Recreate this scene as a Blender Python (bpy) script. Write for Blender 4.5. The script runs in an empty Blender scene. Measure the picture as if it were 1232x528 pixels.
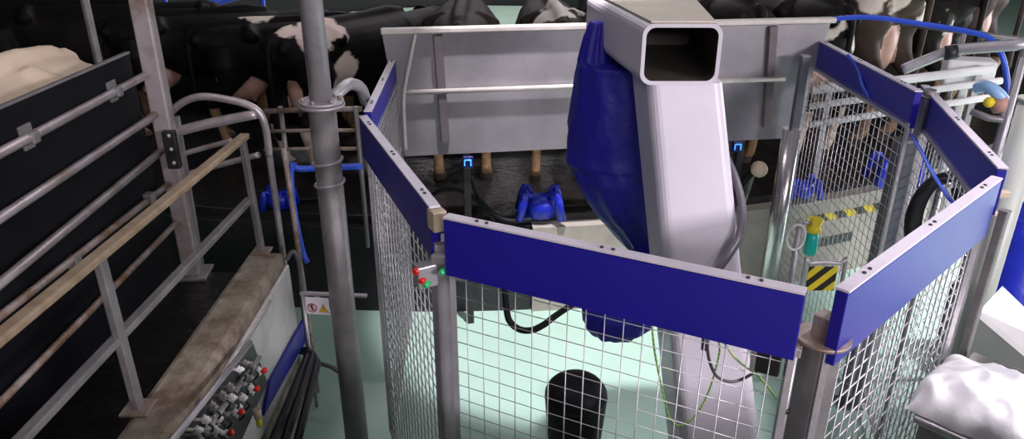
import bpy, bmesh, math, random
from mathutils import Vector, Matrix, noise
R = math.radians
scene = bpy.context.scene
COL = scene.collection
random.seed(7)

# ------------------------------------------------------------------ camera
TH = R(23.9); F = 900.0; CAMZ = 3.0
CAM = Vector((0, 0, CAMZ))
cam_data = bpy.data.cameras.new('camera')
cam_data.sensor_width = 36.0
cam_data.lens = 36.0 * F / 1232.0
cam_data.clip_end = 200
cam = bpy.data.objects.new('camera', cam_data)
cam.location = CAM
cam.rotation_euler = (R(90) - TH, 0, 0)
COL.objects.link(cam)
scene.camera = cam


def P(px, py, z=None, y=None, x=None):
    """world point seen at pixel (px,py) of the 1232x528 photograph, on a known plane"""
    u = (px - 616) / F; v = (py - 264) / F
    d = Vector((u, math.cos(TH) - v * math.sin(TH), -(math.sin(TH) + v * math.cos(TH))))
    if z is not None: t = (z - CAMZ) / d.z
    elif y is not None: t = y / d.y
    else: t = x / d.x
    return CAM + d * t


# ------------------------------------------------------------------ materials
def nodes_of(m):
    m.use_nodes = True
    nt = m.node_tree
    return nt, nt.nodes['Principled BSDF']


def mat(name, col, rough=0.5, metal=0.0, var=0.0, scale=6.0, bump=0.0, bscale=40.0, col2=None, spec=0.5, thresh=None):
    m = bpy.data.materials.new(name)
    nt, b = nodes_of(m)
    b.inputs['Base Color'].default_value = (*col, 1)
    b.inputs['Roughness'].default_value = rough
    b.inputs['Metallic'].default_value = metal
    b.inputs['Specular IOR Level'].default_value = spec
    N, L = nt.nodes, nt.links
    tc = N.new('ShaderNodeTexCoord')
    if var > 0 or col2:
        n = N.new('ShaderNodeTexNoise'); n.inputs['Scale'].default_value = scale; n.inputs['Detail'].default_value = 6
        n.inputs['Roughness'].default_value = 0.65
        L.new(tc.outputs['Object'], n.inputs['Vector'])
        r = N.new('ShaderNodeValToRGB')
        c2 = col2 if col2 else tuple(max(0, c * (1 - var)) for c in col)
        lo, hi = thresh if thresh else (0.35, 0.68)
        r.color_ramp.elements[0].position = lo; r.color_ramp.elements[0].color = (*c2, 1)
        r.color_ramp.elements[1].position = hi; r.color_ramp.elements[1].color = (*col, 1)
        L.new(n.outputs['Fac'], r.inputs['Fac'])
        L.new(r.outputs['Color'], b.inputs['Base Color'])
    if bump > 0:
        n2 = N.new('ShaderNodeTexNoise'); n2.inputs['Scale'].default_value = bscale; n2.inputs['Detail'].default_value = 5
        L.new(tc.outputs['Object'], n2.inputs['Vector'])
        bp = N.new('ShaderNodeBump'); bp.inputs['Strength'].default_value = bump; bp.inputs['Distance'].default_value = 0.02
        L.new(n2.outputs['Fac'], bp.inputs['Height'])
        L.new(bp.outputs['Normal'], b.inputs['Normal'])
    return m


def stripe_mat(name, c1, c2, freq, axis=(1, 0, 1)):
    m = bpy.data.materials.new(name)
    nt, b = nodes_of(m); N, L = nt.nodes, nt.links
    b.inputs['Roughness'].default_value = 0.5
    tc = N.new('ShaderNodeTexCoord')
    dp = N.new('ShaderNodeVectorMath'); dp.operation = 'DOT_PRODUCT'
    dp.inputs[1].default_value = axis
    L.new(tc.outputs['Object'], dp.inputs[0])
    mu = N.new('ShaderNodeMath'); mu.operation = 'MULTIPLY'; mu.inputs[1].default_value = freq
    L.new(dp.outputs['Value'], mu.inputs[0])
    fr = N.new('ShaderNodeMath'); fr.operation = 'FRACT'; L.new(mu.outputs[0], fr.inputs[0])
    gt = N.new('ShaderNodeMath'); gt.operation = 'GREATER_THAN'; gt.inputs[1].default_value = 0.5
    L.new(fr.outputs[0], gt.inputs[0])
    mx = N.new('ShaderNodeMix'); mx.data_type = 'RGBA'
    mx.inputs[6].default_value = (*c1, 1); mx.inputs[7].default_value = (*c2, 1)
    L.new(gt.outputs[0], mx.inputs[0]); L.new(mx.outputs[2], b.inputs['Base Color'])
    return m


def emit_mat(name, col, s):
    m = bpy.data.materials.new(name)
    nt, b = nodes_of(m)
    b.inputs['Base Color'].default_value = (*col, 1)
    b.inputs['Emission Color'].default_value = (*col, 1)
    b.inputs['Emission Strength'].default_value = s
    return m


M = {}
M['galv'] = mat('galvanised steel', (0.50, 0.47, 0.50), 0.42, 0.55, 0.25, 9, 0.08, 60)
M['galv_dull'] = mat('dull galvanised steel', (0.30, 0.28, 0.285), 0.5, 0.5, 0.35, 7, 0.08, 50)
M['tube'] = mat('worn gate tube', (0.56, 0.50, 0.52), 0.38, 0.5, 0.0, 5, 0.05, 40, col2=(0.36, 0.28, 0.24), thresh=(0.32, 0.55))
M['manure_tube'] = mat('dirty handrail', (0.36, 0.275, 0.19), 0.6, 0.15, 0.0, 8, 0.1, 50, col2=(0.25, 0.17, 0.10), thresh=(0.35, 0.6))
M['rust_tube'] = mat('brown stained tube', (0.42, 0.36, 0.34), 0.5, 0.4, 0.0, 7, 0.1, 40, col2=(0.22, 0.13, 0.07), thresh=(0.38, 0.6))
M['post_paint'] = mat('stained square post', (0.42, 0.37, 0.38), 0.5, 0.3, 0.0, 4, 0.06, 40, col2=(0.22, 0.15, 0.11), thresh=(0.30, 0.52))
M['sheet'] = mat('brushed stainless sheet', (0.36, 0.34, 0.36), 0.38, 0.5, 0.28, 3.0, 0.03, 20)
M['rail_pale'] = mat('pale worn rail', (0.66, 0.60, 0.56), 0.45, 0.25, 0.2, 9)
M['slate'] = mat('slate grey post', (0.13, 0.14, 0.165), 0.45, 0.2, 0.25, 6)
M['stiff'] = mat('brown grey stiffener', (0.17, 0.145, 0.15), 0.45, 0.3, 0.3, 6)
M['stainless'] = mat('polished stainless', (0.62, 0.58, 0.58), 0.22, 0.9, 0.15, 6)
M['board'] = mat('blue coated board', (0.012, 0.008, 0.28), 0.40, 0.0, 0.12, 2.5, 0.02, 30)
M['cap'] = mat('pale board cap', (0.70, 0.64, 0.72), 0.45, 0.1, 0.12, 12)
M['wire'] = mat('bright wire', (0.54, 0.52, 0.54), 0.35, 0.5)
M['white_paint'] = mat('robot white paint', (0.66, 0.61, 0.68), 0.38, 0.0, 0.08, 3.0, 0.02, 30)
M['cream_paint'] = mat('dusty top plate', (0.66, 0.58, 0.47), 0.55, 0.0, 0.15, 4)
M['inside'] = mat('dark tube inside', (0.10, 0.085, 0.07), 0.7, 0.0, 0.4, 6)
M['jacket'] = mat('royal blue jacket cloth', (0.012, 0.008, 0.30), 0.55, 0.0, 0.2, 6, 0.35, 16)
M['blue_plastic'] = mat('bright blue plastic', (0.015, 0.03, 0.52), 0.3, 0.0, 0.2, 10, 0.2, 20)
M['blue_hose'] = mat('blue hose', (0.03, 0.09, 0.62), 0.32)
M['pale_blue'] = mat('pale blue hose', (0.30, 0.50, 0.80), 0.35)
M['black_rubber'] = mat('black rubber', (0.012, 0.012, 0.014), 0.5, 0.0, 0.3, 8, 0.15, 60, spec=.2)
M['black_board'] = mat('black rubber sheet', (0.007, 0.0075, 0.010), 0.5, 0.0, 0.0, 3, 0.1, 30, col2=(0.004, 0.004, 0.006), spec=.15)
M['grey_cable'] = mat('dark grey cable', (0.10, 0.09, 0.11), 0.4)
M['earth_cable'] = stripe_mat('green yellow earth cable', (0.10, 0.45, 0.12), (0.55, 0.62, 0.15), 60, (1, 0, 1))
M['mint'] = mat('mint epoxy floor', (0.47, 0.68, 0.57), 0.30, 0.0, 0.0, 1.3, 0.03, 60, col2=(0.40, 0.60, 0.49), thresh=(0.3, 0.7))
M['hall_floor'] = mat('hall floor', (0.42, 0.58, 0.46), 0.5, 0.0, 0.25, 0.8)
M['wet_floor'] = mat('wet manure floor', (0.020, 0.017, 0.015), 0.3, 0.0, 0.0, 9, 0.5, 14, col2=(0.012, 0.011, 0.011), thresh=(0.45, 0.7), spec=.2)
M['concrete'] = mat('stained concrete', (0.38, 0.33, 0.265), 0.85, 0.0, 0.0, 5, 0.35, 30, col2=(0.15, 0.105, 0.07), thresh=(0.38, 0.64))
M['tile'] = mat('white wall cladding', (0.60, 0.57, 0.56), 0.4, 0.0, 0.0, 4, 0.03, 20, col2=(0.42, 0.37, 0.32), thresh=(0.25, 0.5))
M['kerb'] = mat('beige kerb', (0.46, 0.42, 0.36), 0.65, 0.0, 0.3, 3, 0.1, 40)
M['dark_skirt'] = mat('dark platform skirt', (0.022, 0.022, 0.024), 0.5, 0.0, 0.4, 5, 0.1, 30)
M['hazard'] = stripe_mat('hazard stripes', (0.75, 0.55, 0.02), (0.015, 0.014, 0.012), 5.2, (1, 0, 0.9))
M['hazard_small'] = stripe_mat('hazard stripes small', (0.80, 0.60, 0.02), (0.015, 0.014, 0.012), 9.0, (1, 0, -1))
M['white'] = mat('white plastic', (0.78, 0.76, 0.76), 0.4, 0.0, 0.1, 8)
M['sign_white'] = mat('sign white', (0.80, 0.76, 0.80), 0.5)
M['red'] = mat('red plastic', (0.62, 0.02, 0.015), 0.3)
M['green'] = mat('green lens', (0.03, 0.50, 0.16), 0.25)
M['teal'] = mat('teal plastic', (0.01, 0.48, 0.40), 0.3)
M['yellow'] = mat('yellow plastic', (0.78, 0.62, 0.02), 0.35)
M['brown_red'] = mat('sign red', (0.45, 0.03, 0.05), 0.5)
M['orange'] = mat('sign yellow', (0.75, 0.45, 0.03), 0.5)
M['black'] = mat('black paint', (0.012, 0.012, 0.012), 0.5)
M['cream_rubber'] = mat('cream coupling', (0.60, 0.48, 0.34), 0.5, 0.0, 0.2, 8)
M['pink_rubber'] = mat('pink rubber', (0.58, 0.32, 0.27), 0.45, 0.0, 0.35, 10)
M['bag'] = mat('white plastic film', (0.82, 0.80, 0.82), 0.28, 0.0, 0.04, 5, 0.25, 14)
M['cab'] = mat('stainless cabinet', (0.30, 0.29, 0.29), 0.45, 0.5, 0.2, 4)
M['box_green'] = mat('grey green steel', (0.20, 0.22, 0.20), 0.5, 0.2, 0.2, 4)
M['pillar'] = mat('grey green pillar', (0.42, 0.44, 0.40), 0.5, 0.1, 0.2, 3)
M['wall'] = mat('hall wall panel', (0.16, 0.20, 0.18), 0.7, 0.0, 0.2, 1.0)
M['ceil'] = mat('hall ceiling', (0.25, 0.25, 0.26), 0.8)
M['display'] = emit_mat('blue display ring', (0.08, 0.38, 1.0), 0.9)
M['display_back'] = mat('display navy', (0.005, 0.01, 0.09), 0.3)
M['brush'] = mat('dark valve plate', (0.07, 0.07, 0.07), 0.45, 0.4, 0.4, 12)


# ------------------------------------------------------------------ mesh builder
class MB:
    def __init__(s): s.v = []; s.f = []; s.sm = []

    def add(s, vs, fs, smooth=False):
        o = len(s.v); s.v += [Vector(p) for p in vs]
        s.f += [tuple(i + o for i in f) for f in fs]; s.sm += [smooth] * len(fs)
        return s

    def box(s, c, d, rz=0.0, bev=0.0, rx=0.0, ry=0.0):
        bm = bmesh.new(); bmesh.ops.create_cube(bm, size=1)
        for v in bm.verts: v.co = Vector((v.co.x * d[0], v.co.y * d[1], v.co.z * d[2]))
        if bev > 0: bmesh.ops.bevel(bm, geom=bm.edges[:], offset=bev, segments=2, affect='EDGES', profile=0.5)
        mtx = Matrix.Translation(Vector(c)) @ Matrix.Rotation(rz, 4, 'Z') @ Matrix.Rotation(ry, 4, 'Y') @ Matrix.Rotation(rx, 4, 'X')
        bm.transform(mtx); s.addbm(bm); return s

    def addbm(s, bm, smooth=False):
        bm.verts.index_update()
        s.add([v.co.copy() for v in bm.verts], [[v.index for v in f.verts] for f in bm.faces], smooth); bm.free()

    def beam(s, a, b, w, h, bev=0.0, up=(0, 0, 1)):
        """box section w (sideways) x h (up) from a to b"""
        a, b = Vector(a), Vector(b); d = b - a; L = d.length; d.normalize()
        upv = Vector(up)
        if abs(d.dot(upv)) > 0.98: upv = Vector((0, 1, 0))
        sd = d.cross(upv).normalized(); u = sd.cross(d).normalized()
        bm = bmesh.new(); bmesh.ops.create_cube(bm, size=1)
        for v in bm.verts: v.co = Vector((v.co.x * w, v.co.y * L, v.co.z * h))
        if bev > 0: bmesh.ops.bevel(bm, geom=bm.edges[:], offset=bev, segments=2, affect='EDGES', profile=0.5)
        mt = Matrix((sd, d, u)).transposed().to_4x4(); mt.translation = (a + b) / 2
        bm.transform(mt); s.addbm(bm); return s

    def loft(s, rings, cap=True, smooth=True, closed=True):
        n = len(rings[0]); vs = [p for r in rings for p in r]; fs = []
        for i in range(len(rings) - 1):
            for j in range(n if closed else n - 1):
                k = (j + 1) % n
                fs.append((i * n + j, i * n + k, (i + 1) * n + k, (i + 1) * n + j))
        s.add(vs, fs, smooth)
        if cap:
            s.add(rings[0], [tuple(reversed(range(n)))]); s.add(rings[-1], [tuple(range(n))])
        return s

    def tube(s, pts, r, n=10, cap=True, radii=None, closed=False):
        pts = [Vector(p) for p in pts]; rings = []; prev = None
        for i, p in enumerate(pts):
            if closed:
                t = pts[(i + 1) % len(pts)] - pts[i - 1]
            else:
                t = pts[min(i + 1, len(pts) - 1)] - pts[max(i - 1, 0)]
            t.normalize()
            if prev is None:
                a = Vector((0, 0, 1)) if abs(t.z) < 0.9 else Vector((1, 0, 0))
                prev = (a - t * a.dot(t)).normalized()
            else:
                prev = (prev - t * prev.dot(t)).normalized()
            q = t.cross(prev); rr = radii[i] if radii else r
            rings.append([p + (prev * math.cos(2 * math.pi * k / n) + q * math.sin(2 * math.pi * k / n)) * rr for k in range(n)])
        if closed:
            rings.append(rings[0]); cap = False
        return s.loft(rings, cap)

    def cyl(s, c, r, h, n=20, r2=None):
        c = Vector(c); r2 = r if r2 is None else r2
        return s.tube([c, c + Vector((0, 0, h))], r, n, radii=[r, r2])

    def sphere(s, c, rad, n=14, seg=20):
        bm = bmesh.new(); bmesh.ops.create_uvsphere(bm, u_segments=seg, v_segments=n, radius=1)
        rd = Vector(rad) if hasattr(rad, '__len__') else Vector((rad, rad, rad))
        for v in bm.verts: v.co = Vector(c) + Vector((v.co.x * rd.x, v.co.y * rd.y, v.co.z * rd.z))
        s.addbm(bm, True); return s

    def build(s, name, m, parent=None, loc=None, keep=False):
        off = Vector((0, 0, 0))
        if parent is not None:
            p = parent
            while p is not None: off += Vector(p.location); p = p.parent
        elif loc is not None: off = Vector(loc)
        elif not keep:
            xs = [v.x for v in s.v]; ys = [v.y for v in s.v]; zs = [v.z for v in s.v]
            off = Vector(((min(xs) + max(xs)) / 2, (min(ys) + max(ys)) / 2, min(zs)))
        me = bpy.data.meshes.new(name)
        me.from_pydata([v - off for v in s.v], [], s.f); me.update()
        me.polygons.foreach_set('use_smooth', s.sm)
        bm = bmesh.new(); bm.from_mesh(me)
        bmesh.ops.remove_doubles(bm, verts=bm.verts, dist=1e-5)
        bmesh.ops.recalc_face_normals(bm, faces=bm.faces); bm.to_mesh(me); bm.free()
        o = bpy.data.objects.new(name, me); COL.objects.link(o)
        me.materials.append(M[m] if isinstance(m, str) else m)
        if parent is not None: o.parent = parent
        else: o.location = off
        return o


def curve(pts, k=6):
    """Catmull-Rom through points"""
    pts = [Vector(p) for p in pts]; out = []
    for i in range(len(pts) - 1):
        p0, p1, p2, p3 = pts[max(i - 1, 0)], pts[i], pts[i + 1], pts[min(i + 2, len(pts) - 1)]
        for j in range(k):
            t = j / k
            out.append(0.5 * ((2 * p1) + (p2 - p0) * t + (2 * p0 - 5 * p1 + 4 * p2 - p3) * t * t + (3 * p1 - p0 - 3 * p2 + p3) * t ** 3))
    out.append(pts[-1]); return out


def tag(o, label, cat, group=None, kind=None):
    o['label'] = label; o['category'] = cat
    if group: o['group'] = group
    if kind: o['kind'] = kind
    return o


def thing(name, label, cat, loc, group=None):
    o = bpy.data.objects.new(name, None); o.empty_display_size = 0.1
    o.location = loc; COL.objects.link(o)
    return tag(o, label, cat, group)


def struct(o, label=None):
    o['kind'] = 'structure'
    if label: o['label'] = label
    return o


# ------------------------------------------------------------------ setting
CX, CY = -0.6, 13.75          # centre of the rotary
RP = 8.62                     # platform edge radius
RK = 8.74                     # outer kerb radius


def arc(r, a0, a1, n):
    return [Vector((CX + r * math.sin(a0 + (a1 - a0) * i / n), CY - r * math.cos(a0 + (a1 - a0) * i / n), 0)) for i in range(n + 1)]


def ring_wall(r0, r1, z0, z1, a0, a1, n):
    m = MB(); A = arc(r0, a0, a1, n); B = arc(r1, a0, a1, n)
    rings = []
    for a, b in zip(A, B):
        rings.append([Vector((a.x, a.y, z0)), Vector((b.x, b.y, z0)), Vector((b.x, b.y, z1)), Vector((a.x, a.y, z1))])
    m.loft(rings, cap=True, smooth=False); return m


fl = MB(); fl.box((1.8, 12.5, -0.05), (30, 37, 0.1)); struct(fl.build('floor', 'mint'))
hf = MB(); hf.cyl((CX, CY, 0.0), 5.6, 0.30, 96); struct(hf.build('floor_island', 'hall_floor'))
wb = MB(); wb.box((1.8, 31.0, 3.5), (30, 0.2, 7)); struct(wb.build('wall_back', 'wall'))
wl = MB(); wl.box((-13.1, 12.5, 3.5), (0.2, 37, 7)); struct(wl.build('wall_left', 'wall'))
wr = MB(); wr.box((16.7, 12.5, 3.5), (0.2, 37, 7)); struct(wr.build('wall_right', 'wall'))
wf = MB(); wf.box((1.8, -6.0, 3.5), (30, 0.2, 7)); struct(wf.build('wall_front', 'wall'))
ce = MB(); ce.box((1.8, 12.5, 7.05), (30, 37.2, 0.1)); struct(ce.build('ceiling', 'ceil'))

PZ = 0.75
pl = ring_wall(5.9, RP, 0.30, PZ, -math.pi, math.pi, 140)
plo = tag(pl.build('rotary_platform', 'wet_floor'), 'dark wet rotary milking platform that the cows stand on', 'platform')
iw = ring_wall(5.78, 5.895, 0.30, 1.45, -math.pi, math.pi, 140); iw.build('dark_backing', 'dark_skirt', plo)  # dark ring added so the view under the cow bellies stays dark
sk = ring_wall(RP + 0.004, RP + 0.03, 0.30, PZ + 0.012, -1.1, 0.9, 60)
sk.build('edge_skirt', 'dark_skirt', plo)
# fixed outer kerb: dark on the left, beige on the right
kd = ring_wall(RP + 0.035, RK, 0.0, 0.70, -1.1, 0.085, 40); struct(kd.build('trim_1', 'dark_skirt'))
kb = ring_wall(RP + 0.035, RK + 0.03, 0.0, 0.71, 0.086, 0.75, 40); struct(kb.build('trim_2', 'kerb'))

# raised holding lane on the left, its curb wall along the mint floor
LZ = 0.80
lane = MB(); lane.box((-3.35, 1.7, LZ / 2), (3.6, 4.9, LZ)); struct(lane.build('floor_lane', 'wet_floor'))
cu = MB()
cu.box((-1.405, 1.45, 0.55), (0.20, 4.78, 1.10), bev=0.03)
curb = struct(cu.build('wall_curb', 'concrete'))
cl = MB(); cl.box((-1.293, 2.66, 0.72), (0.022, 2.34, 0.60), bev=0.006); cl.build('cladding', 'tile', curb)
nos = MB(); nos.box((-1.29, 2.2, 1.0), (0.035, 2.5, 0.022), bev=0.006); nos.build('edge_rail', 'galv', curb)

slab = MB(); slab.box((1.2, -2.12, 1.45), (9.0, 7.34, 0.2)); struct(slab.build('shade_slab', 'concrete'))  # unseen slab added below the camera to shade the near floor

# ------------------------------------------------------------------ safety fence
ZT = 2.0


def fence_panel(A, B, label, zt=ZT, inward=(0, 0), h=0.215, marks=3, spacing=0.062, mesh_bot=0.12, wr_=.0028):
    A = Vector((A[0], A[1], 0)); B = Vector((B[0], B[1], 0)); d = (B - A); L = d.length; d.normalize()
    nrm = Vector((-d.y, d.x, 0))
    if nrm.dot(Vector((inward[0], inward[1], 0)) - (A + B) / 2) < 0: nrm = -nrm   # points inward
    base = (A + B) / 2
    t = thing('mesh_fence', label, 'safety fence', base, 'mesh safety fence panels around the robot')
    th = 0.036
    c0 = A + nrm * th / 2; c1 = B + nrm * th / 2
    b = MB(); z = zt - h / 2 - 0.004
    b.beam(c0 + Vector((0, 0, z)), c1 + Vector((0, 0, z)), th, h - 0.008, 0.003); board = b.build('blue_board', 'board', t)
    cp = MB(); cp.beam(c0 + Vector((0, 0, zt)), c1 + Vector((0, 0, zt)), th + 0.004, 0.008, 0.001); capo = cp.build('cap_strip', 'cap', t)
    for i in range(marks):
        q = 0.12 + 0.76 * i / max(1, marks - 1)
        for e in (-0.018, 0.018):
            p = c0 + (c1 - c0) * q + d * e + Vector((0, 0, zt + 0.004))
            sc = MB(); sc.cyl(p, 0.006, 0.004, 8); sc.build('screw', 'black', capo)
    # wire mesh
    w = MB(); m0 = A + nrm * 0.03; z0, z1 = mesh_bot, zt - h + 0.03
    n = int(L / spacing)
    for i in range(n + 1):
        p = m0 + d * (L * i / n)
        w.tube([p + Vector((0, 0, z0)), p + Vector((0, 0, z1))], wr_, 4)
    k = int((z1 - z0) / spacing)
    for i in range(k + 1):
        zz = z0 + (z1 - z0) * i / k
        w.tube([m0 + nrm * 0.004 + Vector((0, 0, zz)), m0 + nrm * 0.004 + d * L + Vector((0, 0, zz))], wr_, 4)
    w.build('wire_mesh', 'wire', t)
    fr = MB()
    for q in (0.01, L - 0.01):
        p = m0 + d * q; fr.beam(p + Vector((0, 0, z0)), p + Vector((0, 0, z1)), 0.02, 0.02)
    for zz in (z0, z1 - 0.02):
        fr.beam(m0 + d * 0.01 + Vector((0, 0, zz)), m0 + d * (L - 0.01) + Vector((0, 0, zz)), 0.02, 0.02)
    fr.build('frame', 'galv', t)
    return t


def fence_post(x, y, zt, label, rz=0.0, w=0.06, m='galv', cap='flat', bracket=None):
    t = thing('fence_post', label, 'fence post', (x, y, 0), 'posts of the safety fence')
    p = MB(); p.box((x, y, zt / 2), (w, w, zt), rz, 0.006); p.build('post', m, t)
    b = MB(); b.box((x, y, 0.006), (w * 1.6, w * 1.6, 0.012), rz, 0.003); b.build('base_plate', m, t)
    c = MB()
    if cap == 'flat': c.box((x, y, zt + 0.004), (w * 1.05, w * 1.05, 0.01), rz, 0.002)
    elif cap == 'round': c.cyl((x, y, zt), w * 0.5, 0.045, 18); c.cyl((x, y, zt), w * 0.75, 0.012, 18)
    elif cap == 'flange':
        c.cyl((x, y, zt), 0.078, 0.012, 28)
        c.box((x, y, zt + 0.045), (0.055, 0.055, 0.075), rz + 0.35, 0.003)
    c.build('cap', 'rust_tube' if cap == 'flange' else 'galv_dull', t)
    return t


CEN = (0.8, 3.4)
pf0, pf1 = P(533, 262, z=ZT), P(969, 354, z=ZT)
pl0, pl1 = P(432, 140, z=ZT), P(517, 250, z=ZT)
pr0, pr1 = P(438, 134, z=ZT), P(471, 68, z=ZT)
rr0, rr1 = P(985, 46, z=2.04), P(1110, 110, z=2.04)
rm0, rm1 = P(1117, 103, z=ZT), P(1213, 203, z=ZT)
rf0, rf1 = P(1206, 215, z=ZT), P(1021, 352, z=ZT)
fence_panel(pf0, pf1, 'wire mesh fence panel with wide dark blue board in front of the robot', inward=CEN, wr_=.0020)
fence_panel(pl0, pl1, 'steep mesh fence panel with blue board between round steel column and red green indicator', inward=CEN, h=0.20)
fence_panel(pr0, pr1, 'mesh fence panel with short blue board running back to the steel rump guard', inward=CEN, h=0.16)
fence_panel(rr0, rr1, 'mesh fence panel with blue board under the arching blue hose', zt=2.04, inward=CEN, h=0.20)
fence_panel(rm0, rm1, 'mesh fence panel with blue board beside the white pipework', inward=CEN, h=0.20)
fence_panel(rf0, rf1, 'mesh fence panel with light blue board behind the white plastic bag', inward=CEN, h=0.24)

lp = P(528, 300, z=1.84)
fence_post(lp.x, lp.y + 0.03, 1.86, 'square steel fence post carrying the red and green indicator box', rz=0.5)
fp = P(990, 408, z=1.80)
fence_post(fp.x, fp.y, 1.80, 'thick fence post with round flange and square knob on top', rz=0.35, w=0.085, m='galv_dull', cap='flange')
bp_ = P(969, 68, z=1.98)
fence_post(bp_.x, bp_.y, 1.98, 'tall dark grey fence post at the rear under the blue hose end', w=0.055, m='slate')
mp = P(1112, 122, z=1.96)
fence_post(mp.x + 0.02, mp.y, 1.98, 'fence post with round silver cap between two blue boards', cap='round')
ip = P(1092, 170, z=1.75)
fence_post(ip.x, ip.y + 0.02, 1.75, 'grey fence post behind mesh near the black coiled hose', w=0.09, m='slate')
kp = Vector(((rm1.x + rf0.x) / 2 + 0.04, (rm1.y + rf0.y) / 2, 0))
fence_post(kp.x, kp.y, 1.84, 'slim fence post beside the grey green pillar', rz=0.6, w=0.035, m='galv_dull')
vp = Vector(((pl0.x + pr0.x) / 2 - 0.05, (pl0.y + pr0.y) / 2 + 0.0, 0))
fence_post(vp.x + 0.085, vp.y + .0, 1.79, 'slim fence post at the narrow corner beside the round steel column', w=0.032)

# ------------------------------------------------------------------ robot stand
rs = thing('robot_stand', 'white painted robot stand of leaning box column and open ended top beam', 'robot stand', (0.85, 2.4, 0))


def rrect(c, ux, uz, w, h, r, n=5):
    out = []
    for (sx, sz, a0) in ((1, 1, 0), (-1, 1, 90), (-1, -1, 180), (1, -1, 270)):
        for i in range(n + 1):
            a = R(a0 + 90 * i / n)
            out.append(c + ux * (sx * (w / 2 - r) + r * math.cos(a)) + uz * (sz * (h / 2 - r) + r * math.sin(a)))
    return out


UX = Vector((1, 0, 0)); UZ = Vector((0, 0, 1))
yE = 2.90
tl, tr_, br, bl = P(769, 29, y=yE), P(865, 27, y=yE), P(870, 100, y=yE - 0.02), P(774, 106, y=yE - 0.02)
cE = (tl + tr_ + br + bl) / 4
wE = (tr_.x - tl.x + br.x - bl.x) / 2; hE = ((tl.z - bl.z) + (tr_.z - br.z)) / 2
f0, f1 = P(717, -2, z=tl.z), P(842, -2, z=tl.z)
fc = (f0 + f1) / 2; wF = (f1 - f0).length
nb = MB()
back = fc + (fc - Vector((cE.x, cE.y, tl.z))) * 0.25
out_rings = [rrect(cE, UX, UZ, wE, hE, 0.045), rrect(Vector((fc.x, fc.y, fc.z - hE / 2)), UX, UZ, wF, hE, 0.05),
             rrect(Vector((back.x, back.y, fc.z - hE / 2)), UX, UZ, wF * 1.08, hE, 0.05)]
nb.loft(out_rings, cap=False, smooth=False)
nb.loft([rrect(cE, UX, UZ, wE, hE, 0.045), rrect(cE + Vector((0, 0.002, 0)), UX, UZ, wE - 0.03, hE - 0.03, 0.035)], cap=False, smooth=False)
nb.add(out_rings[-1], [tuple(range(len(out_rings[-1])))])
beam = nb.build('top_beam', 'white_paint', rs)
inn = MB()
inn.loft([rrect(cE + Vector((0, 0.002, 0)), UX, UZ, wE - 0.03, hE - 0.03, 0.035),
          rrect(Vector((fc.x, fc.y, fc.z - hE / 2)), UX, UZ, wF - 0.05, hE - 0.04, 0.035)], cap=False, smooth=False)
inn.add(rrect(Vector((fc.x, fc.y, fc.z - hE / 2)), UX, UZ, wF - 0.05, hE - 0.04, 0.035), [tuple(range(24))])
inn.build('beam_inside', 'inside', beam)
tp = MB()
zt_ = cE.z + hE / 2 + 0.002
tp.add([(cE.x - wE / 2 + 0.03, cE.y + 0.01, zt_), (cE.x + wE / 2 - 0.03, cE.y + 0.01, zt_), (fc.x + wF / 2 - 0.03, fc.y, fc.z + 0.002), (fc.x - wF / 2 + 0.03, fc.y, fc.z + 0.002),
        (cE.x - wE / 2 + 0.03, cE.y + 0.01, zt_ + 0.006), (cE.x + wE / 2 - 0.03, cE.y + 0.01, zt_ + 0.006), (fc.x + wF / 2 - 0.03, fc.y, fc.z + 0.008), (fc.x - wF / 2 + 0.03, fc.y, fc.z + 0.008)],
       [(0, 1, 2, 3), (4, 5, 6, 7), (0, 1, 5, 4), (1, 2, 6, 5), (2, 3, 7, 6), (3, 0, 4, 7)])
tp.build('dusty_top_plate', 'cream_paint', rs)['label'] = 'dusty cream top face of the beam'
# column: leans towards the viewer
a0, a1 = P(775, 104, y=yE), P(868, 102, y=yE)
b0, b1 = P(816, 528, y=2.54), P(912, 528, y=2.54)
e0 = b0 + (b0 - a0) * (b0.z / (a0.z - b0.z)); e1 = b1 + (b1 - a1) * (b1.z / (a1.z - b1.z))


def colring(l, r, dpt, rad, z):
    c = (l + r) / 2; w = r.x - l.x
    return rrect(Vector((c.x, c.y + dpt / 2, z)), UX, Vector((-0.10, 1, 0)), w, dpt, rad)


cm = MB()
rings = []
for q in (0.0, 0.33, 0.66, 1.0):
    l = a0.lerp(e0, q); r = a1.lerp(e1, q)
    rings.append(colring(l, r, 0.30, 0.045, a0.z + (0.0 - a0.z) * q + (0.012 if q == 0 else 0)))
cm.loft(rings, cap=True, smooth=False)
colo = cm.build('column', 'white_paint', rs)
sm = MB(); l = a0.lerp(a1, 0.52); g = e0.lerp(e1, 0.52)
sm.beam(l + Vector((.004, -0.0005, -0.02)), g + Vector((.004, -0.0005, 0.0)), 0.003, 0.003); sm.build('weld_seam', 'white_paint', colo)
bs = MB(); ec = (e0 + e1) / 2; bs.box((ec.x, ec.y + 0.15, 0.012), (0.55, 0.55, 0.024), 0, 0.005); bs.build('base_plate', 'galv', rs)
rc = MB()
rc.tube(curve([P(872, 185, y=3.0), P(885, 215, y=2.88), P(893, 250, y=2.78), P(889, 285, y=2.70), P(876, 308, y=2.63), P(862, 330, y=2.59), P(852, 375, y=2.54), P(848, 420, y=2.52)], 8), 0.016, 10)
rc.build('cable', 'grey_cable', rs)

# ------------------------------------------------------------------ robot arm in blue jacket
ra = thing('jacketed_robot', 'robot arm wrapped in a royal blue cloth jacket hanging under the white beam', 'robot', (0.42, 3.4, 1.3))


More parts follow.
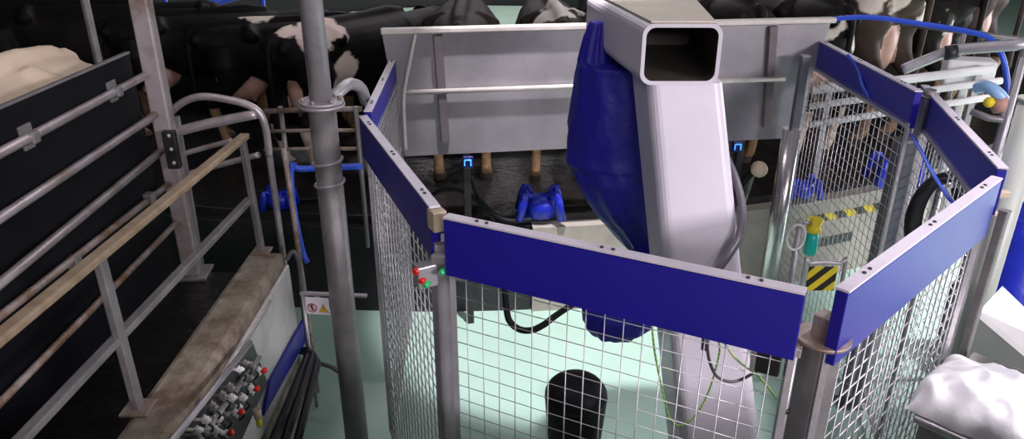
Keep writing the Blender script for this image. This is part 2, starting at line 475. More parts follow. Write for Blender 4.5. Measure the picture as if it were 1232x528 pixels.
def cloth(name, levels, y, amp, seed, depth=1.0, n=40, m='jacket', dy=None):
    """levels: (py, pxl, pxr) silhouettes in the photo at distance y -> an elliptic bag"""
    rings = []
    # densify
    L = []
    for i in range(len(levels) - 1):
        for j in range(5):
            t = j / 5; L.append(tuple(levels[i][k] * (1 - t) + levels[i + 1][k] * t for k in range(3)))
    L.append(levels[-1])
    for i, (py, xl, xr) in enumerate(L):
        yy = y + (dy * i / len(L) if dy else 0)
        a, b = P(xl, py, y=yy), P(xr, py, y=yy); c = (a + b) / 2; rx = (b.x - a.x) / 2
        ring = []
        for k in range(n):
            an = 2 * math.pi * k / n
            p = Vector((c.x + rx * math.cos(an), c.y + rx * depth * math.sin(an), c.z))
            nz = noise.noise(Vector((math.cos(an) * 2.2 + seed, math.sin(an) * 2.2, c.z * 2.0))) * amp
            nz += amp * 0.6 * math.sin(an * 11 + noise.noise(Vector((seed, c.z * 4, 0))) * 6)
            dirv = Vector((math.cos(an), math.sin(an) * depth, 0))
            ring.append(p + dirv * nz)
        rings.append(ring)
    mb = MB(); mb.loft(rings, cap=True, smooth=True); return mb


cloth('u', [(26, 711, 731), (45, 703, 733), (66, 697, 736), (73, 695, 738), (76, 695, 798), (90, 692, 801), (110, 689, 803), (150, 683, 805), (178, 683, 806), (190, 680, 808), (197, 684, 806)], 3.5, 0.011, 1.3, 0.9).build('upper_jacket', 'jacket', ra)
cloth('l', [(188, 693, 800), (210, 690, 802), (232, 700, 806), (255, 716, 808), (275, 735, 808), (292, 750, 806), (304, 764, 800)], 3.46, 0.016, 4.1, 0.85).build('lower_jacket', 'jacket', ra)
cloth('w', [(300, 764, 800), (325, 742, 800), (350, 716, 796), (372, 702, 790), (388, 703, 782), (399, 712, 768), (405, 724, 752)], 3.40, 0.012, 7.7, 0.85, dy=-0.1).build('wrist_jacket', 'jacket', ra)
fl2 = MB(); q = P(775, 20, y=3.55); fl2.cyl((q.x, q.y, cE.z - hE / 2 - .05), 0.12, .055, 24); fl2.build('mounting_flange', 'galv', ra)

# ------------------------------------------------------------------ stainless rump guard
Lb, Rb = P(487, 188, z=1.355), P(951, 166, z=1.355)
dg_ = Vector((Rb.x - Lb.x, Rb.y - Lb.y, 0)).normalized()
Lt, Rt = P(458, 43, y=Lb.y - 0.03), P(1003, 18, y=Lb.y + (P(1003, 18, z=2.2).x - Lb.x) * dg_.y / dg_.x)
ng = Vector((dg_.y, -dg_.x, 0))      # towards viewer
rg = thing('rump_guard', 'long stainless steel rump guard sheet with rails behind the robot', 'cow guard', ((Lb.x + Rb.x) / 2, (Lb.y + Rb.y) / 2, 1.0))
zt2 = (Lt.z + Rt.z) / 2; zb2 = 1.355


def onrg(px, z, off=0.0):
    """point on guard plane at pixel column px and height z"""
    # solve along the guard line
    lo, hi = -1.0, 6.0
    for _ in range(50):
        mid = (lo + hi) / 2; p = Lb + dg_ * mid
        dpt = p.y * math.cos(TH) + (CAMZ - z) * math.sin(TH)
        if 616 + F * p.x / dpt < px: lo = mid
        else: hi = mid
    p = Lb + dg_ * lo; return Vector((p.x, p.y, z)) + ng * off


sh = MB()
A_, B_, C_, D_ = onrg(487, zb2), onrg(951, zb2), onrg(1001, zt2), onrg(459, zt2)
back_ = -ng * 0.012
sh.add([A_, B_, C_, D_, A_ + back_, B_ + back_, C_ + back_, D_ + back_], [(0, 1, 2, 3), (7, 6, 5, 4), (0, 1, 5, 4), (1, 2, 6, 5), (2, 3, 7, 6), (3, 0, 4, 7)])
sh.build('steel_sheet', 'sheet', rg)
tr = MB(); tr.beam(onrg(458, zt2, 0.02), onrg(1002, zt2, 0.02), 0.07, 0.035, 0.008); tr.build('top_rail', 'rail_pale', rg)
mr = MB(); mr.tube([onrg(488, 1.80, 0.045), onrg(940, 1.80, 0.045)], 0.017, 12); mr.build('mid_rail', 'rail_pale', rg)
for (pxa, pxb) in ((526, 536), (928, 920)):
    sf = MB(); a = onrg(pxa, zt2 - 0.03, 0.02); b = onrg(pxb, zb2 + 0.10, 0.02)
    sf.beam(a, b, 0.055, 0.05, 0.004, up=ng); sf.build('stiffener', 'stiff', rg)
hr = MB(); hr.tube(curve([onrg(500, zt2 - 0.02, 0.04), onrg(493, 2.0, 0.06), onrg(486, 1.80, 0.06), onrg(486, 1.62, 0.06), onrg(488, 1.42, 0.05)], 6), 0.012, 10)
hr.build('hanging_rod', 'rail_pale', rg)


def guard_post(px, label, w=0.05, disp=None):
    p = onrg(px, 1.0, -0.04)
    t = thing('guard_support', label, 'support post', (p.x, p.y, 0), 'dark posts carrying the rump guard')
    b = MB(); b.box((p.x, p.y, (zb2 + 0.3) / 2), (w, w, zb2 + 0.3), 0.15, 0.004); b.build('post', 'dark_skirt', t)
    if disp:
        q = P(disp[0], disp[1], y=p.y - 0.045)
        b = MB(); b.box((q.x, q.y, q.z), (0.075, 0.03, 0.085), 0.15, 0.008); d = b.build('display', 'display_back', t)
        rg2 = MB(); s_ = 0.021
        pts = [q + Vector((dx * s_, -0.018, dz * s_)) for dx, dz in ((-1, -1), (1, -1), (1, 1), (-1, 1))]
        rg2.beam(pts[2], pts[3], 0.008, 0.010, up=(0, 1, 0)); rg2.beam(pts[3], pts[0], 0.008, 0.010, up=(0, 1, 0)); rg2.beam(pts[1], pts[2], 0.008, 0.010, up=(0, 1, 0))
        rg2.build('lit_ring', 'display', d)
    return t


guard_post(563, 'dark support post with small lit blue display below the left half of the rump guard', disp=(563, 195))
guard_post(887, 'dark support post with small lit blue display just beyond the white column', disp=(887, 176))

# polished round column
sp = P(934, 250, y=4.98)
st = thing('steel_column', 'polished round stainless column under the right end of the rump guard', 'column', (sp.x, sp.y, 0))
b = MB(); b.cyl((sp.x, sp.y - 0.06, 0.0), 0.062, 1.50, 24); b.build('tube', 'stainless', st)
b = MB(); b.cyl((sp.x, sp.y - 0.06, 0.0), 0.085, 0.02, 24); b.build('base_flange', 'galv', st)

# ------------------------------------------------------------------ cows
DG = bpy.context.evaluated_depsgraph_get


def coat(name, patches, dark=(0.010, 0.009, 0.009), light=(0.74, 0.66, 0.58), pink=None, brown=None, invert=False):
    m = bpy.data.materials.new(name); nt, b = nodes_of(m); N, L = nt.nodes, nt.links
    b.inputs['Roughness'].default_value = 0.6
    b.inputs['Specular IOR Level'].default_value = 0.12
    tc = N.new('ShaderNodeTexCoord')
    nz = N.new('ShaderNodeTexNoise'); nz.inputs['Scale'].default_value = 6.0; nz.inputs['Detail'].default_value = 4
    L.new(tc.outputs['Object'], nz.inputs['Vector'])
    sub = N.new('ShaderNodeVectorMath'); sub.operation = 'SUBTRACT'; sub.inputs[1].default_value = (0.5, 0.5, 0.5)
    L.new(nz.outputs['Color'], sub.inputs[0])
    sca = N.new('ShaderNodeVectorMath'); sca.operation = 'SCALE'; sca.inputs['Scale'].default_value = 0.22
    L.new(sub.outputs[0], sca.inputs[0])
    ad = N.new('ShaderNodeVectorMath'); ad.operation = 'ADD'
    L.new(tc.outputs['Object'], ad.inputs[0]); L.new(sca.outputs[0], ad.inputs[1])
    cur = None
    for (c, r) in patches:
        ds = N.new('ShaderNodeVectorMath'); ds.operation = 'DISTANCE'; ds.inputs[1].default_value = c
        L.new(ad.outputs[0], ds.inputs[0])
        mr_ = N.new('ShaderNodeMapRange'); mr_.inputs['From Min'].default_value = r - 0.012; mr_.inputs['From Max'].default_value = r + 0.012
        mr_.inputs['To Min'].default_value = 1; mr_.inputs['To Max'].default_value = 0
        L.new(ds.outputs['Value'], mr_.inputs['Value'])
        if cur is None: cur = mr_.outputs['Result']
        else:
            mx = N.new('ShaderNodeMath'); mx.operation = 'MAXIMUM'; L.new(cur, mx.inputs[0]); L.new(mr_.outputs['Result'], mx.inputs[1]); cur = mx.outputs[0]
    # base hide: dark with brown tone variation
    n2 = N.new('ShaderNodeTexNoise'); n2.inputs['Scale'].default_value = 3.5; n2.inputs['Detail'].default_value = 6
    L.new(tc.outputs['Object'], n2.inputs['Vector'])
    r2 = N.new('ShaderNodeValToRGB'); r2.color_ramp.elements[0].position = 0.4; r2.color_ramp.elements[1].position = 0.7
    r2.color_ramp.elements[0].color = (*dark, 1); r2.color_ramp.elements[1].color = (*(brown or tuple(c * 1.6 for c in dark)), 1)
    L.new(n2.outputs['Fac'], r2.inputs['Fac'])
    r3 = N.new('ShaderNodeValToRGB'); r3.color_ramp.elements[0].position = 0.42; r3.color_ramp.elements[1].position = 0.62
    r3.color_ramp.elements[0].color = (*(pink or tuple(c * 0.8 for c in light)), 1); r3.color_ramp.elements[1].color = (*light, 1)
    L.new(n2.outputs['Fac'], r3.inputs['Fac'])
    mix = N.new('ShaderNodeMix'); mix.data_type = 'RGBA'
    if cur is not None: L.new(cur, mix.inputs[0])
    else: mix.inputs[0].default_value = 0
    L.new(r2.outputs['Color'], mix.inputs[6 if not invert else 7]); L.new(r3.outputs['Color'], mix.inputs[7 if not invert else 6])
    L.new(mix.outputs[2], b.inputs['Base Color'])
    fn = N.new('ShaderNodeTexNoise'); fn.inputs['Scale'].default_value = 90; L.new(tc.outputs['Object'], fn.inputs['Vector'])
    bp = N.new('ShaderNodeBump'); bp.inputs['Strength'].default_value = 0.15; bp.inputs['Distance'].default_value = 0.01
    L.new(fn.outputs['Fac'], bp.inputs['Height']); L.new(bp.outputs['Normal'], b.inputs['Normal'])
    return m


M['udder'] = mat('udder skin', (0.66, 0.42, 0.34), 0.5, 0.0, 0.0, 7, 0.1, 40, col2=(0.50, 0.27, 0.21), thresh=(0.35, 0.65))
M['hoof'] = mat('hoof', (0.10, 0.08, 0.06), 0.5)
M['shank_tan'] = mat('tan lower leg', (0.42, 0.27, 0.14), 0.6, 0.0, 0.0, 8, 0.05, 40, col2=(0.22, 0.12, 0.06), thresh=(0.35, 0.6))
M['shank_white'] = mat('white lower leg', (0.66, 0.55, 0.44), 0.6, 0.0, 0.0, 8, 0.05, 40, col2=(0.45, 0.33, 0.22), thresh=(0.3, 0.55))


def cow_mesh():
    mb = MB()

    def sect(x, z, w, h, n=24):
        ring = []
        for k in range(n):
            a = 2 * math.pi * k / n; c, s_ = math.cos(a), math.sin(a)
            e = 0.85
            ring.append(Vector((x, w * math.copysign(abs(c) ** e, c), z + h * math.copysign(abs(s_) ** e, s_))))
        return ring
    secs = [(-0.03, 1.24, .07, .10), (0.02, 1.22, .16, .16), (.12, 1.18, .21, .22), (.28, 1.14, .255, .28), (.46, 1.11, .285, .31),
            (.62, 1.05, .30, .36), (.85, 1.01, .335, .40), (1.12, 1.00, .335, .41), (1.35, 1.02, .29, .39), (1.52, 1.06, .24, .35), (1.66, 1.10, .17, .27), (1.74, 1.12, .10, .18)]
    mb.loft([sect(*s_) for s_ in secs])
    # spine ridge, hook and pin bones
    mb.tube([(-0.02, 0, 1.35), (.12, 0, 1.40), (.4, 0, 1.425), (.9, 0, 1.41), (1.4, 0, 1.43), (1.6, 0, 1.40)], .05, 10, radii=[.04, .055, .06, .06, .06, .05])
    for s_ in (-1, 1):
        mb.tube([(.50, s_ * .10, 1.37), (.50, s_ * .245, 1.32)], .06, 10, radii=[.07, .062])
        mb.sphere((.50, s_ * .262, 1.30), (.075, .05, .065))
        mb.sphere((0.0, s_ * .12, 1.27), (.06, .045, .06))
        # thigh, hind leg
        mb.tube([(.24, s_ * .15, 1.18), (.24, s_ * .19, .98), (.26, s_ * .20, .80), (.17, s_ * .195, .66), (.06, s_ * .19, .54), (.055, s_ * .19, .46), (.10, s_ * .19, .26), (.125, s_ * .19, .13), (.17, s_ * .19, .05)],
                .1, 14, radii=[.16, .175, .13, .085, .058, .048, .040, .046, .05])
        mb.sphere((.30, s_ * .17, .98), (.20, .105, .24))
        mb.tube([(.17, s_ * .19, .075), (.20, s_ * .19, .0)], .05, 12, radii=[.05, .062])
        # front leg
        mb.tube([(1.42, s_ * .17, 1.05), (1.42, s_ * .20, .82), (1.40, s_ * .19, .62), (1.40, s_ * .175, .46), (1.41, s_ * .17, .36), (1.42, s_ * .17, .15), (1.46, s_ * .17, .05)],
                .1, 14, radii=[.15, .13, .085, .062, .052, .045, .05])
        mb.tube([(1.46, s_ * .17, .075), (1.485, s_ * .17, .0)], .05, 12, radii=[.05, .062])
        # ear
        mb.tube([(2.16, s_ * .10, 1.33), (2.13, s_ * .20, 1.34), (2.12, s_ * .29, 1.31)], .03, 8, radii=[.03, .055, .02])
    # neck and head (lowered, eating)
    mb.tube([(1.50, 0, 1.14), (1.75, 0, 1.17), (1.95, 0, 1.22), (2.12, 0, 1.25)], .2, 18, radii=[.27, .21, .165, .13])
    mb.tube([(2.06, 0, 1.29), (2.20, 0, 1.25), (2.36, 0, 1.12), (2.50, 0, 1.00), (2.54, 0, .965)], .1, 16, radii=[.11, .125, .10, .085, .065])
    # tail
    mb.tube([(.02, 0, 1.38), (-.05, 0, 1.35), (-.085, 0, 1.24), (-.09, 0, 1.0), (-.085, 0, .75), (-.08, 0, .60), (-.075, 0, .45), (-.07, 0, .38)],
            .03, 10, radii=[.045, .042, .034, .028, .025, .036, .045, .02])
    # udder
    mb.sphere((.38, 0, .70), (.25, .165, .20)); mb.sphere((.22, 0, .80), (.10, .115, .16))
    for tx, ty in ((.25, .075), (.25, -.075), (.47, .08), (.47, -.08)):
        mb.tube([(tx, ty, .57), (tx, ty, .47)], .02, 8, radii=[.026, .018])
    me = bpy.data.meshes.new('cow_raw')
    me.from_pydata(mb.v, [], mb.f); me.update()
    bm = bmesh.new(); bm.from_mesh(me); bmesh.ops.remove_doubles(bm, verts=bm.verts, dist=1e-5)
    bmesh.ops.recalc_face_normals(bm, faces=bm.faces); bm.to_mesh(me); bm.free()
    o = bpy.data.objects.new('cow_raw', me); COL.objects.link(o)
    rm_ = o.modifiers.new('r', 'REMESH'); rm_.mode = 'VOXEL'; rm_.voxel_size = 0.017; rm_.use_smooth_shade = True
    smo = o.modifiers.new('s', 'SMOOTH'); smo.factor = 0.5; smo.iterations = 7
    dg = bpy.context.evaluated_depsgraph_get(); dg.update()
    out = bpy.data.meshes.new_from_object(o.evaluated_get(dg))
    bpy.data.objects.remove(o); bpy.data.meshes.remove(me)
    out.name = 'cow'; out.materials.clear()
    for k in range(4): out.materials.append(None)
    for p in out.polygons:
        x, y, z = p.center; p.use_smooth = True; k = 0
        inud = ((x - .38) / .275) ** 2 + (y / .185) ** 2 + ((z - .70) / .245) ** 2 < 1 or ((x - .20) / .13) ** 2 + (y / .105) ** 2 + ((z - .80) / .17) ** 2 < 1
        if inud and x > -0.02 and z < .93: k = 1
        elif z < .07: k = 2
        elif z < .50 and x > -.02 and abs(y) > .09: k = 3
        p.material_index = k
    return out


COW = cow_mesh()


def cow(label, coatm, x=None, y=None, yaw=None, phi=None, r=8.50, s=1.0, z=PZ, turn=0.0, shank='shank_tan', sz=None):
    o = bpy.data.objects.new('cow', COW); COL.objects.link(o)
    for i, m in enumerate((coatm, M['udder'], M['hoof'], shank if not isinstance(shank, str) else M[shank])):
        o.material_slots[i].link = 'OBJECT'; o.material_slots[i].material = m
    if phi is not None:
        x = CX + r * math.sin(phi); y = CY - r * math.cos(phi); yaw = math.pi / 2 + phi + turn
    o.location = (x, y, z); o.rotation_euler = (0, 0, yaw); o.scale = (s, s, sz or s)
    return tag(o, label, 'cow', 'cows on the milking rotary')


blk = (0.0055, 0.0045, 0.005)
c_black = coat('coat black', [((.7, .25, 1.40), .12)], blk)
c_black2 = coat('coat black two', [((.62, .05, 1.50), .16)], blk)
c_pink = coat('coat pink patch', [((.30, -.16, 1.36), .19), ((.50, -.14, 1.38), .16), ((.12, -.04, 1.42), .09), ((.50, -.32, 1.02), .13), ((.44, -.28, .80), .17), ((.24, -.26, .52), .16)], blk, light=(0.80, .58, .58), pink=(.76, .64, .56))
c_brown = coat('coat dark brown', [((-.1, .4, 1.5), .18)], (0.022, .016, .014), brown=(.050, .036, .030))
c_whitep = coat('coat white patch', [((.30, .06, 1.44), .20), ((.6, -.1, 1.46), .18)], (0.020, .015, .013), light=(.80, .74, .66), brown=(.04, .03, .026))
c_white = coat('coat white', [((.6, 0, 1.2), .7), ((1.1, .1, 1.3), .5), ((0, 0, 1.1), .5)], blk, light=(.72, .58, .44), pink=(.62, .48, .36))
c_brown2 = coat('coat brown rear', [((-.02, .17, 1.12), .10), ((.05, -.26, .95), .11), ((.1, -.28, 1.15), .09), ((.2, .3, 1.2), .16)], (0.035, .024, .019), brown=(.085, .055, .042))
c_brown3 = coat('coat brown three', [((.3, 0, 1.42), .09)], (0.028, .021, .02), brown=(.12, .08, .07))

cow('black cow at the top left corner, beyond the cream white cow', c_black, phi=-.60, r=7.9, turn=-.7, s=.95, sz=.88)
cow('black cow seen through the gap between slim pole and square gate post', c_black, phi=-.46, r=7.3, turn=-.7, s=.92, sz=.80)
cow('black cow with a thin white mark on its back, right of the square gate post', c_black2, phi=-.318, r=7.25, turn=-.85, s=.92, sz=.79)
cow('black cow with pink and white patch on its rump beside the round steel column', c_pink, phi=-.165, r=7.85, s=.95, sz=.85, turn=-.42, shank='shank_white')
cow('dark brown cow behind the left end of the rump guard', c_brown, phi=.024, r=8.0, s=1.04, sz=.94, turn=.0)
cow('dark cow with a bold white patch on its back left of the blue robot jacket', c_whitep, phi=.122, r=8.1, s=0.96, turn=-.06)
cow('black and white cow mostly hidden behind the white beam', coat('coat hid', [((.2, 0, 1.4), .25)], blk), phi=.222, r=8.1, s=.97, turn=-.04)
cow('black cow behind the right end of the rump guard', coat('coat black three', [], blk, brown=(.03, .022, .02)), phi=.325, r=8.05, s=1.0)
cow('black cow with white on its thighs under the left end of the blue hose', coat('coat black four', [((.1, .3, 1.0), .14), ((.1, -.3, 1.05), .12), ((.0, .1, 1.2), .08)], blk, brown=(.02, .015, .013)), phi=.424, r=8.15, s=.98, shank='shank_white')
cow('dark brown cow with full pale udder seen from behind under the blue hose', c_brown2, phi=.534, r=8.15, s=1.2)
cow('dark brown cow with bare pinkish hind legs at the right edge of the rotary', c_brown3, phi=.765, r=8.2, s=1.2)
cow('dark cow squeezed between the full pale udder and the cow at the right edge', coat('coat black five', [((.15, .2, 1.0), .10)], blk, brown=(.025, .018, .015)), phi=.655, r=8.15, s=1.08)
cow('cream white cow standing close behind the black rubber gate', c_white, x=-2.42, y=4.06, yaw=R(-92), s=1.0, z=LZ, shank='shank_white')

# ------------------------------------------------------------------ left gate with black sheet
gx = -2.0
g0 = P(0, 140, y=2.6)


def gpt(px, py):   # on the gate plane
    return P(px, py, x=gx)


gt = thing('lane_gate', 'lane gate of black rubber sheet with steel rails', 'gate', (gx, 3.0, LZ))
sht = MB()
yA, yB = 1.2, 3.98
ztg = P(152, 68, x=gx).z
sht.box((gx - 0.035, (yA + yB) / 2, (ztg + LZ + 0.1) / 2), (0.018, yB - yA, ztg - LZ - 0.1), 0, 0.004); sht.build('rubber_sheet', 'black_board', gt)
edge = MB(); edge.box((gx - 0.035, (yA + yB) / 2, ztg + 0.003), (0.026, yB - yA, 0.012), 0, 0.003); edge.build('edge_strip', 'galv_dull', gt)
for (pa, pb, r) in (((0, 184), (176, 90), .021), ((0, 262), (187, 138), .021), ((0, 341), (197, 179), .021), ((100, 302), (206, 219), .018), ((70, 413), (219, 261), .017)):
    a = P(*pa, x=gx); b = P(*pb, x=gx); d = (a - b); a2 = b + d * ((b.y - 1.2) / (b.y - a.y))
    m_ = MB(); m_.tube([a2, b], r, 12); m_.build('rail', 'tube' if r > .02 else 'rust_tube', gt)
cl_ = MB()
for (px, py) in ((38, 165), (140, 110)):
    p = P(px, py, x=gx)
    k = MB(); k.box((p.x + .0, p.y, p.z), (0.05, 0.05, 0.052), 0, 0.008); k.box((p.x - .02, p.y, p.z + .036), (0.012, .085, .035), 0, 0.003); k.box((p.x - .02, p.y, p.z - .04), (0.012, .07, .022), 0, 0.003)
    k.build('clamp', 'galv_dull', gt)
for (px, py) in ((90, 315), (180, 238)):
    p = P(px, py, x=gx); k = MB(); k.box((p.x, p.y, p.z), (0.05, 0.05, 0.06), 0, 0.006); k.build('clamp', 'galv_dull', gt)

gp = P(198, 150, y=4.12)
pt = thing('gate_post', 'tall stained square post at the end of the black rubber gate', 'post', (gp.x, gp.y, LZ))
b = MB(); tpz = P(158, -12, y=4.12)
b.box((gp.x, gp.y, (LZ + tpz.z) / 2 + .1), (0.098, 0.098, tpz.z - LZ + .2), 0.1, 0.012); b.build('post', 'post_paint', pt)
b = MB(); b.box((gp.x, gp.y, LZ + .01), (.2, .2, .02), .1, .004); b.build('base_plate', 'galv_dull', pt)
b = MB(); h0 = P(204, 175, y=4.0); b.box((h0.x, h0.y + .02, h0.z - .03), (.07, .05, .22), .1, .006)
hinge = b.build('hinge_plate', 'black', pt); hinge['label'] = 'black hinge plate'
b = MB()
for dz in (.06, -.02, -.1): b.sphere((h0.x + .01, h0.y - .01, h0.z + dz), .012, 8, 10)
b.build('bolt', 'galv', hinge)

# slim pole far left
q = P(98, 10, y=4.9); q2 = P(118, 72, y=4.9)
b = MB(); b.tube([(q2.x, 4.9, .0), (q2.x, 4.9, 2.9)], .026, 12)
tag(b.build('slim_pole', 'galv_dull'), 'slim grey pole between the black cows on the left', 'pole')

# ------------------------------------------------------------------ handrail on the curb
hrl = thing('handrail', 'dirty flat bar handrail standing on the concrete curb', 'handrail', (-1.45, 3.0, 1.1))
hA, hB = P(295, 163, z=1.77), P(-30, 430, z=1.77)
b = MB(); b.beam(hA, hB, .055, .03, .008); b.build('top_rail', 'manure_tube', hrl)
mA, mB_ = P(300, 240, z=1.42), P(10, 545, z=1.42)
b = MB(); b.beam(mA, mB_, .045, .03, .006); b.build('mid_rail', 'galv_dull', hrl)
s0, s1 = P(167, 492, z=1.10), P(119, 309, z=1.762)
b = MB(); b.beam(s0, s1, .05, .03, .004, up=(1, 0, 0)); b.build('stanchion', 'galv_dull', hrl)
b = MB(); b.box((s0.x, s0.y, 1.106), (.11, .11, .012), 0, .003); b.build('foot_plate', 'rust_tube', hrl)
s0, s1 = P(315, 303, z=1.10), P(291, 166, z=1.76)
b = MB(); b.beam(s0, s1, .05, .03, .004, up=(1, 0, 0)); b.build('stanchion', 'galv_dull', hrl)
b = MB(); b.box((s0.x, s0.y, 1.106), (.10, .10, .012), 0, .003); b.build('foot_plate', 'rust_tube', hrl)

# ------------------------------------------------------------------ bent tube gate left of the round column
tg = thing('tube_gate', 'gate of bent steel tubes between the square post and the round column', 'gate', (-1.7, 4.3, PZ))
yg = 4.30
for pts, r in (([(206, 134), (222, 122), (244, 116), (275, 120), (300, 127), (313, 137), (320, 155), (324, 187)], .022),
               ([(207, 160), (250, 149), (309, 137)], .030),
               ([(214, 187), (245, 178), (280, 169)], .016),
               ([(214, 213), (262, 199), (312, 186)], .018)):
    b = MB(); b.tube(curve([P(x, y_, y=yg) for x, y_ in pts], 6), r, 12); b.build('tube', 'tube', tg)
b = MB(); a = P(212, 140, y=yg); c = P(214, 187, y=yg); b.tube([a, (c.x, c.y, 0.0)], .02, 12); b.build('upright', 'galv_dull', tg)
b = MB(); a = P(324, 187, y=yg); b.tube([a, (a.x, a.y, 0.0)], .02, 12); b.build('upright', 'galv_dull', tg)

# rails beyond, on the platform edge
br_ = thing('stall_rail', 'three thin horizontal stall rails behind the round steel column', 'rail', (-1.35, 4.62, PZ))
for i, (ya, yb) in enumerate(((134, 131), (158, 157), (180, 179))):
    b = MB(); b.tube([P(318, ya, y=4.62), P(380, (ya + yb) / 2 - 1, y=4.60), P(436, yb, y=4.66)], .017 if i == 0 else .012, 10); b.build('rail', 'rust_tube', br_)
for px in (337, 428):
    a = P(px, 128, y=4.635); b = MB(); b.tube([(a.x, a.y, a.z), (a.x, a.y, .74)], .016, 10); b.build('upright', 'galv_dull', br_)

# ------------------------------------------------------------------ round flanged column
cy0 = 3.30
ct = P(383, 124, y=cy0); cb_ = P(421, 420, y=cy0)
rcx = (ct.x + P(405, 264, y=cy0).x) / 2
rco = thing('round_column', 'round steel column with a bolted flange in front of the left fence', 'column', (rcx, cy0, 0))
b = MB(); b.cyl((rcx, cy0, 0), .062, ct.z - .01, 28); b.build('lower_pipe', 'galv_dull', rco)
b = MB(); b.cyl((rcx, cy0, ct.z + .01), .050, 1.6, 28); b.build('upper_pipe', 'galv', rco)
b = MB(); b.cyl((rcx, cy0, ct.z - .015), .104, .014, 32); b.cyl((rcx, cy0, ct.z + .001), .10, .014, 32)
flg = b.build('flange', 'galv', rco)
b = MB()
for k in range(6):
    a = k * math.pi / 3 + .3; b.cyl((rcx + .082 * math.cos(a), cy0 + .082 * math.sin(a), ct.z + .014), .010, .014, 6)
b.build('bolt', 'rust_tube', flg)
b = MB(); b.tube(curve([P(400, 118, y=cy0 + .08), P(410, 108, y=cy0 + .16), P(421, 101, y=cy0 + .3), P(434, 106, y=cy0 + .45), P(440, 122, y=cy0 + .55)], 6), .030, 12)
b.build('branch_pipe', 'galv', rco)
for py in (200, 226):
    z = P(397, py, y=cy0 - .07).z
    b = MB(); b.tube([(rcx + .068 * math.cos(a), cy0 + .068 * math.sin(a), z + .01 * math.cos(a)) for a in [2 * math.pi * i / 24 for i in range(24)]], .007, 8, closed=True)
    b.build('hose_clip', 'galv', rco)
b = MB(); b.box((rcx, cy0, .01), (.26, .26, .02), 0, .004); b.build('base_plate', 'galv_dull', rco)

# ------------------------------------------------------------------ blue hose and pipe
b = MB(); b.tube(curve([P(352, 196, y=4.25), P(350, 212, y=4.2), P(353, 245, y=4.15), P(359, 280, y=4.1), P(365, 305, y=4.08), P(370, 316, y=4.06)], 6), .017, 10)
bh = b
bh.tube(curve([P(352, 198, y=4.25), P(360, 203, y=4.26), P(384, 202, y=4.28), P(436, 200, y=4.30)], 5), .020, 10)
tag(bh.build('blue_hose', 'blue_hose'), 'blue air hose bent down to the curb end beside the round column', 'hose')
b = MB(); b.tube([P(341, 178, y=4.15), P(349, 230, y=4.10), P(359, 300, y=4.06), P(372, 395, y=4.0), Vector((P(372, 395, y=4.0).x, 4.0, 0))], .016, 10)
tag(b.build('drop_pipe', 'rust_tube'), 'thin brown pipe dropping beside the blue hose', 'pipe')
b = MB(); b.tube(curve([P(345, 312, y=3.9), P(352, 303, y=3.92), P(358, 310, y=3.92), P(362, 335, y=3.92), P(368, 400, y=3.9), P(378, 432, y=3.85), P(400, 442, y=3.8), P(418, 455, y=3.75)], 6), .014, 10)
tag(b.build('black_hose', 'grey_cable'), 'dark hose running down from the curb end behind the warning sign', 'hose')

# ------------------------------------------------------------------ warning sign
sg = P(382, 368, y=3.82)
ws = thing('warning_sign', 'small white sign with red prohibition and yellow warning symbols', 'sign', (sg.x, 3.82, sg.z - .07))
W_, H_ = .145, .115
rzs = R(-6)
b = MB(); b.box((sg.x, 3.82, sg.z), (W_, .006, H_), rzs, .003); brd = b.build('board', 'sign_white', ws)


def spt(u, v, o=-.0045):
    return Vector((sg.x + u * math.cos(rzs) - o * math.sin(rzs) * 0, 3.82 + u * math.sin(rzs) + o, sg.z + v))


b = MB(); rr_ = .027; cxs = -.033
b.tube([spt(cxs + rr_ * math.cos(a), -.012 + rr_ * math.sin(a)) for a in [2 * math.pi * i / 20 for i in range(20)]], .0035, 6, closed=True)
b.tube([spt(cxs - rr_ * .7, -.012 + rr_ * .7), spt(cxs + rr_ * .7, -.012 - rr_ * .7)], .0035, 6); b.build('prohibition_symbol', 'brown_red', brd)
b = MB(); b.tube([spt(cxs, .004), spt(cxs, -.028)], .005, 6); b.sphere(spt(cxs, .004), .006, 8, 8); b.build('symbol_figure', 'black', brd)
b = MB(); tri = [spt(.008, -.038, -.0035), spt(.064, -.038, -.0035), spt(.036, .016, -.0035)]
b.add(tri + [t + Vector((0, -.002, 0)) for t in tri], [(0, 1, 2), (5, 4, 3), (0, 1, 4, 3), (1, 2, 5, 4), (2, 0, 3, 5)]); b.build('warning_triangle', 'orange', brd)
b = MB(); b.tube([spt(.036, .0), spt(.036, -.018)], .0032, 6); b.sphere(spt(.036, -.027, -.0055), .0035, 8, 8)
b.tube([spt(.008, -.038), spt(.064, -.038), spt(.036, .016)], .002, 6, closed=True); b.build('triangle_mark', 'black', brd)
b = MB(); b.beam(spt(-.10, .075, .01), spt(.30, .075, .02), .03, .016, .003); b.box((sg.x, 3.832, sg.z + .06), (.03, .012, .05), rzs, .002)
b.tube([spt(-.09, .075, .02), (sg.x - .09, 3.85, 0.0)], .011, 8); b.build('bracket', 'galv', ws)

